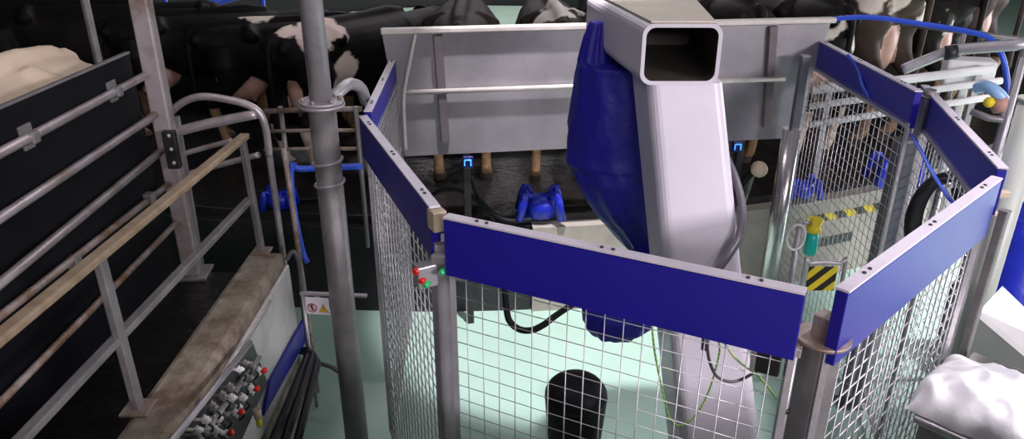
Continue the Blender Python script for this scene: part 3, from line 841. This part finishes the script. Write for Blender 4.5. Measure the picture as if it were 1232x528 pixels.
# ------------------------------------------------------------------ curb face: valve manifold, trough board, pipes
fx = -1.262
vm = thing('valve_manifold', 'row of white pneumatic valves with red knobs on the curb wall', 'valve manifold', (fx, 2.9, .7))
ma, mb2 = P(303, 420, x=fx), P(200, 560, x=fx)
b = MB()
o1, o2, o3, o4 = P(304, 412, x=fx), P(322, 460, x=fx), P(268, 580, x=fx), P(180, 580, x=fx)
pq = [o1, o2, o3, o4]; b.add(pq + [v + Vector((-.012, 0, 0)) for v in pq], [(0, 1, 2, 3), (7, 6, 5, 4), (0, 1, 5, 4), (1, 2, 6, 5), (2, 3, 7, 6), (3, 0, 4, 7)])
b.build('back_plate', 'brush', vm)
for pts in ([(301, 412), (176, 570)], [(312, 430), (210, 570)]):
    b = MB(); b.tube([P(*p, x=fx + .03) for p in pts], .014, 10); b.build('supply_pipe', 'galv', vm)
vs = [(295, 436, 0), (312, 446, 1), (303, 441, 0), (288, 444, 0), (300, 454, 0), (303, 468, 1), (291, 462, 0), (279, 478, 0), (268, 476, 0), (286, 489, 0), (284, 496, 1), (262, 503, 0), (270, 499, 0), (247, 505, 0), (256, 489, 0),
      (238, 517, 0), (271, 521, 1), (258, 517, 0), (246, 521, 0), (292, 478, 0), (277, 466, 0), (264, 520, 0), (235, 524, 0)]
for i, (px, py, rk) in enumerate(vs):
    p = P(px, py, x=fx + .04)
    vh = .022 + .008 * ((i * 7) % 3)
    b = MB(); b.box((p.x, p.y, p.z), (.03, .020, vh), 0, .005); b.tube([p + Vector((-.045, 0, 0)), p + Vector((.022, 0, 0))], .0075, 8)
    b.tube([p + Vector((0, 0, -vh * .9)), p + Vector((0, 0, vh * .8))], .0065, 8)
    vo = b.build('valve', 'white' if rk or i % 2 else 'galv_dull', vm)
    if rk:
        b = MB(); b.tube([p + Vector((.012, 0, .0)), p + Vector((.03, 0, .004)), p + Vector((.036, 0, .006))], .015, 12, radii=[.013, .015, .010]); b.build('red_knob', 'red', vo)
    else:
        b = MB(); b.tube(curve([p + Vector((.0, 0, -.01)), p + Vector((.02, 0.01, -.05)), p + Vector((-.01, 0.02, -.09))], 4), .005, 6); b.build('tubing', 'black', vo)
p = P(309, 492, x=fx + .04)
b = MB(); b.tube([p, p + Vector((0, 0, -.05))], .019, 14); fo = b.build('filter_cup', 'cream_rubber', vm)
b = MB(); b.tube([p + Vector((0, 0, -.05)), p + Vector((0, 0, -.10))], .014, 12); b.build('bowl', 'yellow', fo)

tb = MB()
ta, tb_, tc_, td = P(366, 388, x=-1.262), P(367, 408, x=-1.262), P(322, 500, x=-1.262), P(330, 470, x=-1.262)
pq = [P(366, 384, x=-1.262), P(368, 410, x=-1.262), P(318, 500, x=-1.262), P(326, 458, x=-1.262)]
tb.add(pq + [v + Vector((-.016, 0, 0)) for v in pq], [(0, 1, 2, 3), (7, 6, 5, 4), (0, 1, 5, 4), (1, 2, 6, 5), (2, 3, 7, 6), (3, 0, 4, 7)])
tag(tb.build('splash_strip', 'board'), 'blue splash strip along the foot of the white curb cladding', 'strip')
for i, (p0, p1, lab) in enumerate((((372, 424), (300, 600), 'dark pipe nearest the curb wall, uppermost of three'), ((377, 428), (318, 600), 'middle one of three dark pipes below the valves'), ((382, 436), (340, 600), 'lowest dark pipe, next to the mint floor'))):
    xx = -1.22 + .035 * i
    a, c = P(*p0, x=xx), P(*p1, x=xx)
    b = MB(); b.tube([a + Vector((-.06, .02, .0)), a + Vector((-.01, .02, 0)), a, c], .024, 12)
    tag(b.build('floor_pipe', 'dark_skirt'), lab, 'pipe', 'three dark pipes along the curb wall')

# ------------------------------------------------------------------ boxes and cables on the fence
cb = thing('indicator_box', 'small grey control box with red and green lamps on the fence post', 'control box', (lp.x - .03, lp.y, 1.68))
p = P(512, 330, y=lp.y - .05)
b = MB(); b.box((p.x, p.y, p.z), (.075, .05, .085), .5, .006); bx_ = b.build('housing', 'galv', cb)
for (px, py, m_, r) in ((500, 327, 'red', .014), (507, 338, 'red', .013), (512, 343, 'green', .012), (531, 328, 'green', .011)):
    q = P(px, py, y=lp.y - .085); b = MB(); b.tube([q + Vector((.01, .03, 0)), q, q + Vector((-.003, -.006, 0))], r, 12, radii=[r, r, r * .6]); b.build('lamp', m_, bx_)
q = P(521, 252, z=2.0)
b = MB(); b.box((q.x + .01, q.y + .02, 1.955), (.05, .06, .075), .5, .004); tag(b.build('corner_bracket', 'cream_rubber'), 'cream bracket joining the steep left board to the front board', 'bracket')
q = P(536, 312, y=lp.y - .04)
b = MB(); b.box((q.x, q.y, q.z), (.10, .03, .03), -.3, .004); b.box((q.x + .05, q.y - .005, q.z - .05), (.05, .03, .06), -.3, .004); tag(b.build('panel_clamp', 'galv'), 'galvanised clamp holding the front panel below its board', 'clamp')
# interlock switch near the knob post
sw = thing('interlock_switch', 'interlock switch with bent bracket beside the post with the square knob', 'switch', (.66, 1.95, 1.6))
q = P(945, 436, y=fp.y - .01)
b = MB(); b.box((q.x - .03, q.y, q.z + .05), (.13, .012, .03), -.45, .003); b.box((q.x - .085, q.y + .03, q.z), (.014, .012, .10), -.45, .003); b.build('bracket', 'galv', sw)
b = MB(); b.box((q.x - .04, q.y + .025, q.z - .01), (.07, .04, .08), -.45, .006); b.build('housing', 'black', sw)
b = MB(); b.tube([(q.x + .02, q.y, q.z + .04), (q.x + .02, q.y, q.z - .55)], .013, 12); b.build('rod', 'galv', sw)
b = MB(); b.tube([(q.x + .02, q.y, q.z + .035), (q.x + .02, q.y, q.z + .065)], .02, 12); b.build('cap', 'cream_rubber', sw)
b = MB(); b.tube([(q.x + .02, q.y, q.z - .16), (q.x + .02, q.y, q.z - .175)], .018, 12); b.build('cable_tie', 'black', sw)

yc = 2.12
b = MB(); b.tube(curve([P(784, 390, y=yc), P(788, 425, y=yc), P(796, 465, y=yc), P(806, 503, y=yc), P(820, 512, y=yc), P(838, 498, y=yc), P(853, 470, y=yc), P(862, 440, y=yc), P(866, 418, y=yc), P(862, 398, y=yc + .02), P(884, 430, y=yc), P(915, 455, y=1.97), P(934, 480, y=1.93)], 7), .0036, 8)
tag(b.build('earth_cable', 'earth_cable'), 'thin green and yellow earth cable looping in front of the white column', 'cable')
b = MB(); b.tube(curve([P(850, 408, y=yc), P(853, 432, y=yc), P(862, 452, y=yc), P(878, 459, y=yc), P(895, 455, y=yc), P(920, 440, y=1.98)], 7), .0055, 8)
tag(b.build('grey_cable', 'grey_cable'), 'dark grey cable sagging to the interlock switch', 'cable')
b = MB(); b.tube(curve([P(607, 340, y=2.75), P(609, 368, y=2.72), P(613, 386, y=2.7), P(625, 396, y=2.68), P(640, 397, y=2.66), P(655, 390, y=2.66), P(668, 380, y=2.68), P(690, 366, y=2.8), P(720, 352, y=3.1)], 7), .014, 10)
tag(b.build('hose_loop', 'black_rubber'), 'black hose loop hanging behind the front mesh panel', 'hose')

# black bin
bq = P(692, 500, y=2.95)
bn = thing('black_bin', 'tall black rubber bin with domed top inside the cage', 'bin', (bq.x, 2.95, 0))
ztop = P(692, 478, y=2.95).z
rt = .148
b = MB(); prof = [(0.0, .095), (.02, .10), (ztop * .5, .12), (ztop - .02, rt), (ztop, rt)]
b.loft([[Vector((bq.x + r * math.cos(2 * math.pi * k / 32), 2.95 + r * math.sin(2 * math.pi * k / 32), z)) for k in range(32)] for z, r in prof]); b.build('body', 'black_rubber', bn)
b = MB(); dome = [(ztop, rt + .003), (ztop + .015, rt + .003)] + [(ztop + .015 + .105 * math.sin(a), (rt + .003) * math.cos(a)) for a in [R(x) for x in (12, 25, 38, 50, 62, 74, 87)]]
b.loft([[Vector((bq.x + r * math.cos(2 * math.pi * k / 32), 2.95 + r * math.sin(2 * math.pi * k / 32), z)) for k in range(32)] for z, r in dome]); lid = b.build('domed_lid', 'black_rubber', bn)

# ------------------------------------------------------------------ milking clusters at the platform edge


def cluster(px, py, label, s=1.0):
    p = P(px, py, z=PZ + .085 * s)
    t = thing('milking_cluster', label, 'milking cluster', (p.x, p.y, PZ), 'blue milking clusters at the platform edge')
    b = MB(); prof = [(-.085, .05), (-.075, .075), (-.02, .09), (.03, .085), (.06, .06), (.075, .02)]
    b.loft([[p + Vector((r * s * 1.25 * math.cos(2 * math.pi * k / 20), r * s * math.sin(2 * math.pi * k / 20), z * s)) for k in range(20)] for z, r in prof]); b.build('claw', 'blue_plastic', t)
    for sx, sy in ((-1, -1), (1, -1), (-1, 1), (1, 1)):
        a = p + Vector((sx * .05 * s, sy * .04 * s, .055 * s)); c = p + Vector((sx * .10 * s, sy * .08 * s, .10 * s)); d = p + Vector((sx * .135 * s, sy * .095 * s, -.07 * s))
        b = MB(); b.tube([a, a.lerp(c, .6) + Vector((0, 0, .02 * s)), c, c.lerp(d, .3), d], .02 * s, 10, radii=[.012 * s, .014 * s, .02 * s, .03 * s, .03 * s]); b.build('teat_cup', 'blue_plastic', t)
    b = MB(); b.tube(curve([p + Vector((0, .08, 0)), p + Vector((.10, .12, -.05)), p + Vector((.25, .15, -.065 * s)), p + Vector((.40, .18, -.065 * s))], 6), .015, 8); b.build('milk_hose', 'black_rubber', t)
    return t


cluster(650, 246, 'blue milking cluster on the dark platform edge left of the robot jacket', 1.15)
cluster(336, 240, 'blue milking cluster in the dark gap behind the blue hose', .85)
cluster(965, 226, 'small blue milking cluster visible right of the polished column', .9)
cluster(1076, 206, 'blue milking cluster behind the mesh below the full pale udder', 1.3)
# black hoses drooping under the guard
for i, (xs, lab) in enumerate(((((500, 266), (520, 235), (548, 228), (575, 242), (595, 266)), 'black milk hose curling on the platform edge behind the front board'),
                               (((566, 210), (578, 240), (605, 264), (640, 264)), 'black milk hose hanging beside the lit blue display post'))):
    b = MB(); b.tube(curve([P(x, y_, y=5.02) for x, y_ in xs], 7), .017, 10); tag(b.build('milk_hose', 'black_rubber'), lab, 'hose')
q = P(913, 203, y=5.06)
rv = thing('round_coupling', 'cream round hose coupling beside the polished column', 'coupling', q)
b = MB(); b.tube([q + Vector((0, .03, 0)), q, q + Vector((0, -.035, 0)), q + Vector((0, -.05, 0))], .055, 20, radii=[.05, .058, .055, .03]); b.build('body', 'cream_rubber', rv)
b = MB(); b.tube(curve([q + Vector((0, .03, 0)), q + Vector((-.06, .04, -.08)), q + Vector((-.12, .03, -.18)), q + Vector((-.22, .03, -.24))], 5), .03, 10); b.build('hose', 'black_rubber', rv)
b = MB(); b.tube([q, Vector((q.x, q.y + .12, q.z - .1)), Vector((q.x, q.y + .25, PZ))], .018, 10); b.build('stand', 'galv_dull', rv)

# ------------------------------------------------------------------ kerb dressing on the right
hz = MB(); n_ = 24
for r0, zz0, zz1 in ((RK + .031, .525, .59),):
    A = arc(r0, .345, .445, n_); B = arc(r0 + .004, .345, .445, n_)
    hz.loft([[Vector((a.x, a.y, zz0)), Vector((b2.x, b2.y, zz0)), Vector((b2.x, b2.y, zz1)), Vector((a.x, a.y, zz1))] for a, b2 in zip(A, B)], smooth=False)
tag(hz.build('hazard_tape', 'hazard'), 'yellow and black hazard tape along the beige kerb', 'hazard tape')
sl = MB(); A = arc(RK + .031, .35, .405, 8); B = arc(RK + .036, .35, .405, 8)
sl.loft([[Vector((a.x, a.y, .29)), Vector((b2.x, b2.y, .29)), Vector((b2.x, b2.y, .37)), Vector((a.x, a.y, .37))] for a, b2 in zip(A, B)], smooth=False)
tag(sl.build('kerb_slot', 'brush'), 'long dark slot plate on the beige kerb below the hazard tape', 'slot plate')

# spray nozzle
q = P(978, 282, y=4.2)
sn = thing('spray_nozzle', 'teal and yellow spray nozzle on a thin grey stand', 'spray nozzle', (q.x, 4.2, 0))
b = MB(); b.tube([q + Vector((0, 0, .02)), q + Vector((0, 0, -.03)), q + Vector((0, 0, -.12)), q + Vector((0, 0, -.135))], .04, 16, radii=[.032, .038, .04, .032]); b.build('teal_body', 'teal', sn)
b = MB(); b.tube([q + Vector((0, 0, .02)), q + Vector((0, 0, .05)), q + Vector((.005, 0, .055)), q + Vector((.01, 0, .11))], .045, 14, radii=[.042, .046, .032, .04]); b.build('yellow_cap', 'yellow', sn)
b = MB(); b.tube([(q.x - .09, 4.2, 0), (q.x - .09, 4.2, q.z + .10)], .018, 10); b.tube([(q.x - .09, 4.2, q.z + .08), (q.x - .02, 4.2, q.z + .08)], .012, 8); b.build('stand', 'galv', sn)
b = MB(); c = q + Vector((-.11, -.02, -.01)); b.tube([c + Vector((.055 * math.cos(a), 0, .085 * math.sin(a))) for a in [2 * math.pi * i / 24 for i in range(24)]], .008, 8, closed=True); b.build('hose_ring', 'white', sn)

# small hazard panel with tube frame
q = P(984, 335, y=3.9)
hp = thing('hazard_guard', 'yellow and black striped panel in a bent tube frame', 'guard', (q.x, 3.9, 0))
b = MB(); b.box((q.x + .02, 3.9, q.z), (.17, .01, .16), 0, .003); b.build('striped_panel', 'hazard_small', hp)
b = MB(); b.tube(curve([(q.x - .10, 3.88, 0), (q.x - .10, 3.88, q.z + .06), (q.x - .07, 3.88, q.z + .11), (q.x + .10, 3.88, q.z + .11), (q.x + .135, 3.88, q.z + .06), (q.x + .135, 3.88, 0)], 5), .012, 10); b.build('tube_frame', 'galv', hp)

# black coiled hose ring
q = P(1122, 260, y=3.35)
b = MB()
for k in range(4):
    b.tube([q + Vector((.02 * k - .05 * math.sin(a) * 0 + .11 * math.cos(a), .012 * k, .20 * math.sin(a))) for a in [2 * math.pi * i / 36 for i in range(36)]], .022, 10, closed=True)
hk = b.build('hose_coil', 'black_rubber')
tag(hk, 'black coiled hose hanging upright inside the right of the cage', 'hose')
b = MB(); b.tube([q + Vector((.03, .05, .18)), Vector((q.x + .03, q.y + .05, 0.0))], .014, 10); b.tube([q + Vector((.03, .06, .172)), q + Vector((.03, -.04, .172))], .012, 8)
b.build('hanger', 'galv', hk)

# blue hose arch and blue cable
b = MB(); b.tube(curve([P(983, 60, y=5.25), P(984, 42, y=5.25), P(992, 27, y=5.2), P(1012, 22, y=5.15), P(1052, 21, y=5.05), P(1110, 29, y=4.9), P(1160, 37, y=4.75), P(1190, 46, y=4.65), P(1205, 66, y=4.58), P(1211, 92, y=4.55), P(1213, 116, y=4.52)], 7), .017, 10)
tag(b.build('blue_hose', 'blue_hose'), 'long blue hose arching over the rear right fence', 'hose')
b = MB(); b.tube(curve([P(1020, 66, z=2.05), P(1032, 82, z=2.0), P(1040, 108, y=4.35), P(1062, 132, y=4.2), P(1085, 148, y=4.0), P(1106, 178, y=3.6), P(1120, 205, y=3.3), P(1140, 236, y=3.05), P(1150, 246, y=2.98)], 7), .009, 8)
tag(b.build('blue_cable', 'blue_hose'), 'thin blue cable draped down inside the right fence mesh', 'cable')

# pipework on the right
pw = thing('pipe_rail', 'grey pipe rail with black joint crossing behind the right fence', 'rail', (2.9, 4.6, 0))
b = MB(); b.tube(curve([P(1086, 84, y=4.75), P(1115, 72, y=4.7), P(1143, 61, y=4.65), P(1160, 59, y=4.6), P(1236, 53, y=4.4)], 4), .034, 14); b.build('pipe', 'galv', pw)
q = P(1143, 68, y=4.62); b = MB(); b.tube([q + Vector((-.03, .01, .02)), q + Vector((.03, -.01, .03))], .045, 14); b.build('joint', 'black', pw)
q = P(1235, 54, y=4.4); b = MB(); b.tube([q, (q.x, q.y, 0)], .025, 12); b.build('upright', 'galv_dull', pw)
for pts, lab, r in (([(976, 109), (1194, 83)], 'uppermost of three long white pipes behind the rear right fence', .034), ([(974, 128), (1205, 97)], 'middle one of three long white pipes, ending by the pink coupling', .026), ([(974, 150), (1190, 117)], 'lowest of three long white pipes behind the rear right fence', .026)):
    a, c = P(*pts[0], y=5.58), P(*pts[1], y=5.50); b = MB(); b.tube([a, c], r, 12)
    tag(b.build('white_pipe', 'white'), lab, 'pipe', 'white pipes behind the right fence')
ps = thing('pipe_stand', 'pair of pale uprights carrying the three white pipes', 'stand', (3.2, 5.6, 0))
for px_, yy in ((1001, 5.62), (1182, 5.56)):
    q = P(px_, 80 if px_ > 1100 else 100, y=yy); b = MB(); b.box((q.x, q.y + .03, q.z / 2), (.05, .04, q.z), 0, .005); b.build('upright', 'galv', ps)
q = P(1166, 78, y=5.75); b = MB(); b.box((q.x, q.y, q.z - .06), (.34, .2, .22), -.3, .02); b.box((q.x, q.y, (q.z - .1) / 2), (.06, .06, q.z - .1), -.3, .01)
tag(b.build('white_box', 'white'), 'white plastic box behind the white pipes, beneath the grey rail', 'box')
hc = thing('hose_coupling', 'pale blue hose with pinkish coupling and yellow plug by the white pipes', 'coupling', P(1200, 118, y=4.2))
b = MB(); b.tube(curve([P(1176, 106, y=4.3), P(1186, 104, y=4.25), P(1198, 110, y=4.2), P(1208, 122, y=4.18)], 5), .035, 12, radii=None); b.build('hose', 'pale_blue', hc)
b = MB(); b.tube([P(1196, 122, y=4.2), P(1204, 126, y=4.18), P(1212, 131, y=4.16)], .05, 12, radii=[.04, .06, .035]); b.build('coupling_body', 'pink_rubber', hc)
q = P(1190, 123, y=4.18); b = MB(); b.sphere(q, (.03, .03, .03)); b.build('yellow_plug', 'yellow', hc)
b = MB(); b.tube([P(1168, 134, y=4.2), P(1190, 142, y=4.15), P(1225, 146, y=4.1)], .02, 10); q = P(1206, 150, y=4.14); b.tube([P(1206, 128, y=4.16), q, (q.x, q.y, 0)], .018, 10); b.build('drain_pipe', 'galv_dull', hc)
b = MB(); a = P(1231, 70, y=3.9); c = P(1206, 165, y=3.75); b.tube([a, c, Vector((c.x, c.y, 0))], .014, 10)
tag(b.build('slanted_rod', 'galv'), 'thin slanted steel rod at the right edge above the grey pillar', 'rod')
b = MB(); b.tube([P(1085, 29, y=6.0), P(1160, 38, y=5.8), P(1240, 49, y=5.5)], .02, 10)
for px, py, yy in ((1160, 38, 5.8),):
    q = P(px, py, y=yy); b.tube([q, (q.x, q.y, PZ)], .02, 10)
tag(b.build('thin_rail', 'galv_dull'), 'thin grey rail before the far right cow', 'rail')

# pillar
q = P(1208, 250, y=3.15)
pil = thing('round_pillar', 'grey green round pillar outside the right corner of the cage', 'pillar', (q.x, 3.15, 0))
b = MB(); b.cyl((q.x, 3.15, 0), .062, 2.16, 28); b.build('shaft', 'pillar', pil)
b = MB(); b.cyl((q.x, 3.15, 2.16), .066, .015, 28); b.build('top_cap', 'pillar', pil)
b = MB(); b.cyl((q.x, 3.15, 0), .12, .015, 28); b.build('base_flange', 'galv', pil)
q = P(1206, 232, y=3.03); b = MB(); b.box((q.x - .03, q.y - .01, q.z), (.10, .03, .03), 0, .004); b.box((q.x - .03, q.y - .01, q.z - .09), (.10, .03, .02), 0, .004)
b.build('clamp', 'cream_rubber', pil)

# blue drum at the far right
q = P(1240, 290, y=3.7); b = MB()
prof = [(0, .17), (.02, .19), (.3, .195), (.33, .205), (.36, .195), (.62, .195), (.65, .205), (.68, .195), (q.z + .15, .19), (q.z + .17, .15)]
prof = [(z, r) for z, r in prof]
b.loft([[Vector((q.x + r * math.cos(2 * math.pi * k / 28), 3.7 + r * math.sin(2 * math.pi * k / 28), z)) for k in range(28)] for z, r in prof])
tag(b.build('blue_drum', 'blue_plastic'), 'bright blue plastic drum cut by the right picture edge', 'drum')

# slatted floor grate
q = P(1216, 360, z=.5)
gr = thing('floor_grate', 'black floor grate with pale slats behind the sloping white lid', 'grate', (q.x, q.y, 0))
b = MB(); b.box((q.x + .1, q.y, .25), (.7, .55, .48), 0, .01); b.build('base', 'black', gr)
b = MB()
for k in range(9): b.box((q.x + .1, q.y - .24 + .06 * k, .502), (.66, .018, .02), .15, .003)
b.build('slats', 'rail_pale', gr)

# sloping lid box
a = P(1192, 346, z=1.20); 
lb = thing('lidded_box', 'grey green steel box with a sloping white lid by the right fence', 'box', (2.5, 3.0, 0))
L0, L1, L2, L3 = P(1190, 348, z=1.37), P(1250, 420, z=1.17), P(1238, 425, z=1.15), P(1178, 374, z=1.33)
n0 = [L3, L2, P(1290, 425, z=1.17), P(1206, 344, z=1.37)]
b = MB(); b.add(n0 + [v + Vector((0, 0, -.03)) for v in n0], [(0, 1, 2, 3), (7, 6, 5, 4), (0, 1, 5, 4), (1, 2, 6, 5), (2, 3, 7, 6), (3, 0, 4, 7)]); lid = b.build('lid', 'white', lb)
low = [v + Vector((0, 0, -.031)) for v in n0]; gnd = [Vector((v.x, v.y, 0)) for v in n0]
cc = sum(low, Vector()) / 4
low = [cc + (v - cc) * .95 for v in low]; gnd = [Vector((v.x, v.y, 0)) for v in low]
b = MB(); b.add(low + gnd, [(0, 1, 2, 3), (7, 6, 5, 4), (0, 1, 5, 4), (1, 2, 6, 5), (2, 3, 7, 6), (3, 0, 4, 7)]); b.build('body', 'box_green', lb)
b = MB(); b.beam(n0[0].lerp(n0[1], .2) .lerp(n0[3].lerp(n0[2], .2), .5) + Vector((0, 0, .004)), n0[1].lerp(n0[2], .5) + Vector((0, 0, .004)), .008, .006); b.build('lid_seam', 'black', lid)

# cabinet with plastic bag
zc = 1.22
k0 = P(1096, 492, z=zc)
dirr = Vector((rf0.x - rf1.x, rf0.y - rf1.y, 0)).normalized(); nrm = Vector((dirr.y, -dirr.x, 0))
k0 = P(1100, 500, z=zc)
kk = [k0, k0 + dirr * .62, k0 + dirr * .62 + nrm * .5, k0 + nrm * .5]
kc = sum(kk, Vector()) / 4
cbt = thing('steel_cabinet', 'stainless cabinet under the white plastic bag', 'cabinet', (kc.x, kc.y, 0))
ang = math.atan2(dirr.y, dirr.x)
b = MB(); b.box((kc.x, kc.y, (zc - .02) / 2 + .01), (.59, .47, zc - .06), ang, .008); b.build('body', 'cab', cbt)
b = MB(); b.box((kc.x, kc.y, zc - .015), (.63, .51, .03), ang, .01); b.build('top', 'stainless', cbt)
fd = kc + nrm * .24
b = MB(); b.box((fd.x, fd.y, zc / 2), (.50, .02, zc - .2), ang, .006); dr = b.build('door', 'cab', cbt)
hd = fd + nrm * .025 + dirr * .18
b = MB(); b.tube([Vector((hd.x, hd.y, .75)), Vector((hd.x, hd.y, .95))], .01, 10); b.build('handle', 'galv', dr)

bgm = MB(); NX, NY = 44, 40
bc = P(1178, 478, z=zc + .06)
bc = Vector((bc.x + .02, bc.y, zc))
top = []; 
for i in range(NX + 1):
    for j in range(NY + 1):
        u = i / NX * 2 - 1; v = j / NY * 2 - 1
        e = max(0, (1 - abs(u) ** 4) * (1 - abs(v) ** 4))
        h = .125 * e ** .6
        w = noise.noise(Vector((u * 1.3 + 3, v * 1.4, 1.0)))
        cr = 1 - abs(noise.noise(Vector((u * 1.6 + v * 1.2, v * 1.1 - u * .9 + 7, 4.0)))) * 2.2
        cr2 = 1 - abs(noise.noise(Vector((u * 3.1 - v, v * 2.2 + 2, 9.0)))) * 2.0
        h += (.05 * w + .030 * cr + .012 * cr2) * e ** .5
        px_ = dirr * (u * .20 + .02 * noise.noise(Vector((v * 3, u, 5)))) + nrm * (v * .20 + .02 * noise.noise(Vector((u * 3, v, 9))))
        top.append(bc + px_ + Vector((0, 0, max(.002, h) + .002)))
fs = [(i * (NY + 1) + j, (i + 1) * (NY + 1) + j, (i + 1) * (NY + 1) + j + 1, i * (NY + 1) + j + 1) for i in range(NX) for j in range(NY)]
bgm.add(top, fs, True)
bot = [Vector((p.x, p.y, zc + .001)) for p in top]
bgm.add(bot, [tuple(reversed(f)) for f in fs], True)
tag(bgm.build('plastic_bag', 'bag'), 'crumpled white plastic bag lying on the steel cabinet', 'bag')

# ------------------------------------------------------------------ far rails in the middle of the rotary
for i, (pa, pb, yv, lab) in enumerate((((118, 42), (320, -14), 8.8, 'lower blue rail beyond the black cows in the top left'), ((110, 12), (200, -8), 9.6, 'upper blue rail beyond the black cows in the top left'))):
    a, c = P(*pa, y=yv), P(*pb, y=yv + .6)
    b = MB(); b.tube([a, c], .045, 12)
    for q in (.05, .6, .97):
        p = a.lerp(c, q); b.tube([p, (p.x, p.y, .3)], .03, 8)
    tag(b.build('blue_rail', 'blue_hose'), lab, 'rail', 'blue rails in the middle of the rotary')

# ------------------------------------------------------------------ light
w = bpy.data.worlds.new('World'); scene.world = w; w.use_nodes = True
w.node_tree.nodes['Background'].inputs['Color'].default_value = (0.55, 0.52, 0.6, 1)
w.node_tree.nodes['Background'].inputs['Strength'].default_value = 0.05


def area(name, loc, target, sx, sy, power, col=(1, .95, .98)):
    l = bpy.data.lights.new(name, 'AREA'); l.shape = 'RECTANGLE'; l.size = sx; l.size_y = sy; l.energy = power; l.color = col
    o = bpy.data.objects.new(name, l); o.location = loc
    o.rotation_euler = (Vector(target) - Vector(loc)).to_track_quat('-Z', 'Y').to_euler(); COL.objects.link(o); return o


LC = (1.0, .93, 1.0)
area('lamp_row_cage', (1.8, 5.0, 6.2), (1.6, 4.6, 0), 3.0, 0.4, 25, LC)
area('lamp_row_right', (5.6, -2.6, 3.9), (1.2, 2.4, 1.4), 2.4, 0.6, 430, LC)
area('fill_front', (1.2, -3.4, 3.9), (0.9, 2.8, 1.6), 2.4, 0.4, 140, LC)  # unseen fill, set low to brighten the column front
area('fill_side', (9.5, 7.6, 2.0), (1.4, 2.4, 1.6), 3.2, 3.0, 360, (.95, .95, 1.0))  # added fill for the right boards and clutter; no door stands here
tl_ = bpy.data.lights.new('fill_spot_fence', 'SPOT'); tl_.energy = 800; tl_.spot_size = R(36); tl_.spot_blend = .6; tl_.shadow_soft_size = .2; tl_.color = LC  # added spot, lifts the board caps and the plastic bag
to_ = bpy.data.objects.new('fill_spot_fence', tl_); to_.location = (3.0, 2.4, 6.3)
to_.rotation_euler = (Vector((1.95, 2.4, 1.5)) - Vector(to_.location)).to_track_quat('-Z', 'Y').to_euler(); COL.objects.link(to_)
yl = bpy.data.lights.new('fill_spot_right', 'SPOT'); yl.energy = 2800; yl.spot_size = R(60); yl.spot_blend = .35; yl.shadow_soft_size = .25; yl.color = LC  # added spot, brightens the side floor mirrored in the right board
yo = bpy.data.objects.new('fill_spot_right', yl); yo.location = (6.0, 4.4, 5.6)
yo.rotation_euler = (Vector((5.5, 4.2, 0)) - Vector(yo.location)).to_track_quat('-Z', 'Y').to_euler(); COL.objects.link(yo)
area('lamp_row_lane', (-2.0, 2.6, 6.2), (-1.6, 3.0, 0.8), 3.0, 0.4, 36, LC)
area('lamp_row_rotary', (1.0, 12.5, 6.4), (1.0, 13.5, 0), 8.0, 0.4, 420, LC)
area('lamp_row_back', (0.0, 18.0, 6.4), (0.0, 18.0, 0), 10.0, 0.8, 360, LC)
sl_ = bpy.data.lights.new('spot_cage', 'SPOT'); sl_.energy = 2300; sl_.spot_size = R(24.5); sl_.spot_blend = .25; sl_.shadow_soft_size = .12; sl_.color = LC
so = bpy.data.objects.new('spot_cage', sl_); so.location = (0.6, 3.4, 6.5)
so.rotation_euler = (Vector((.32, 5.0, 0)) - Vector(so.location)).to_track_quat('-Z', 'Y').to_euler(); COL.objects.link(so)

vs_ = scene.view_settings
vs_.view_transform = 'Standard'; vs_.look = 'None'; vs_.gamma = 1.0; vs_.use_curve_mapping = False; vs_.exposure = 0.0
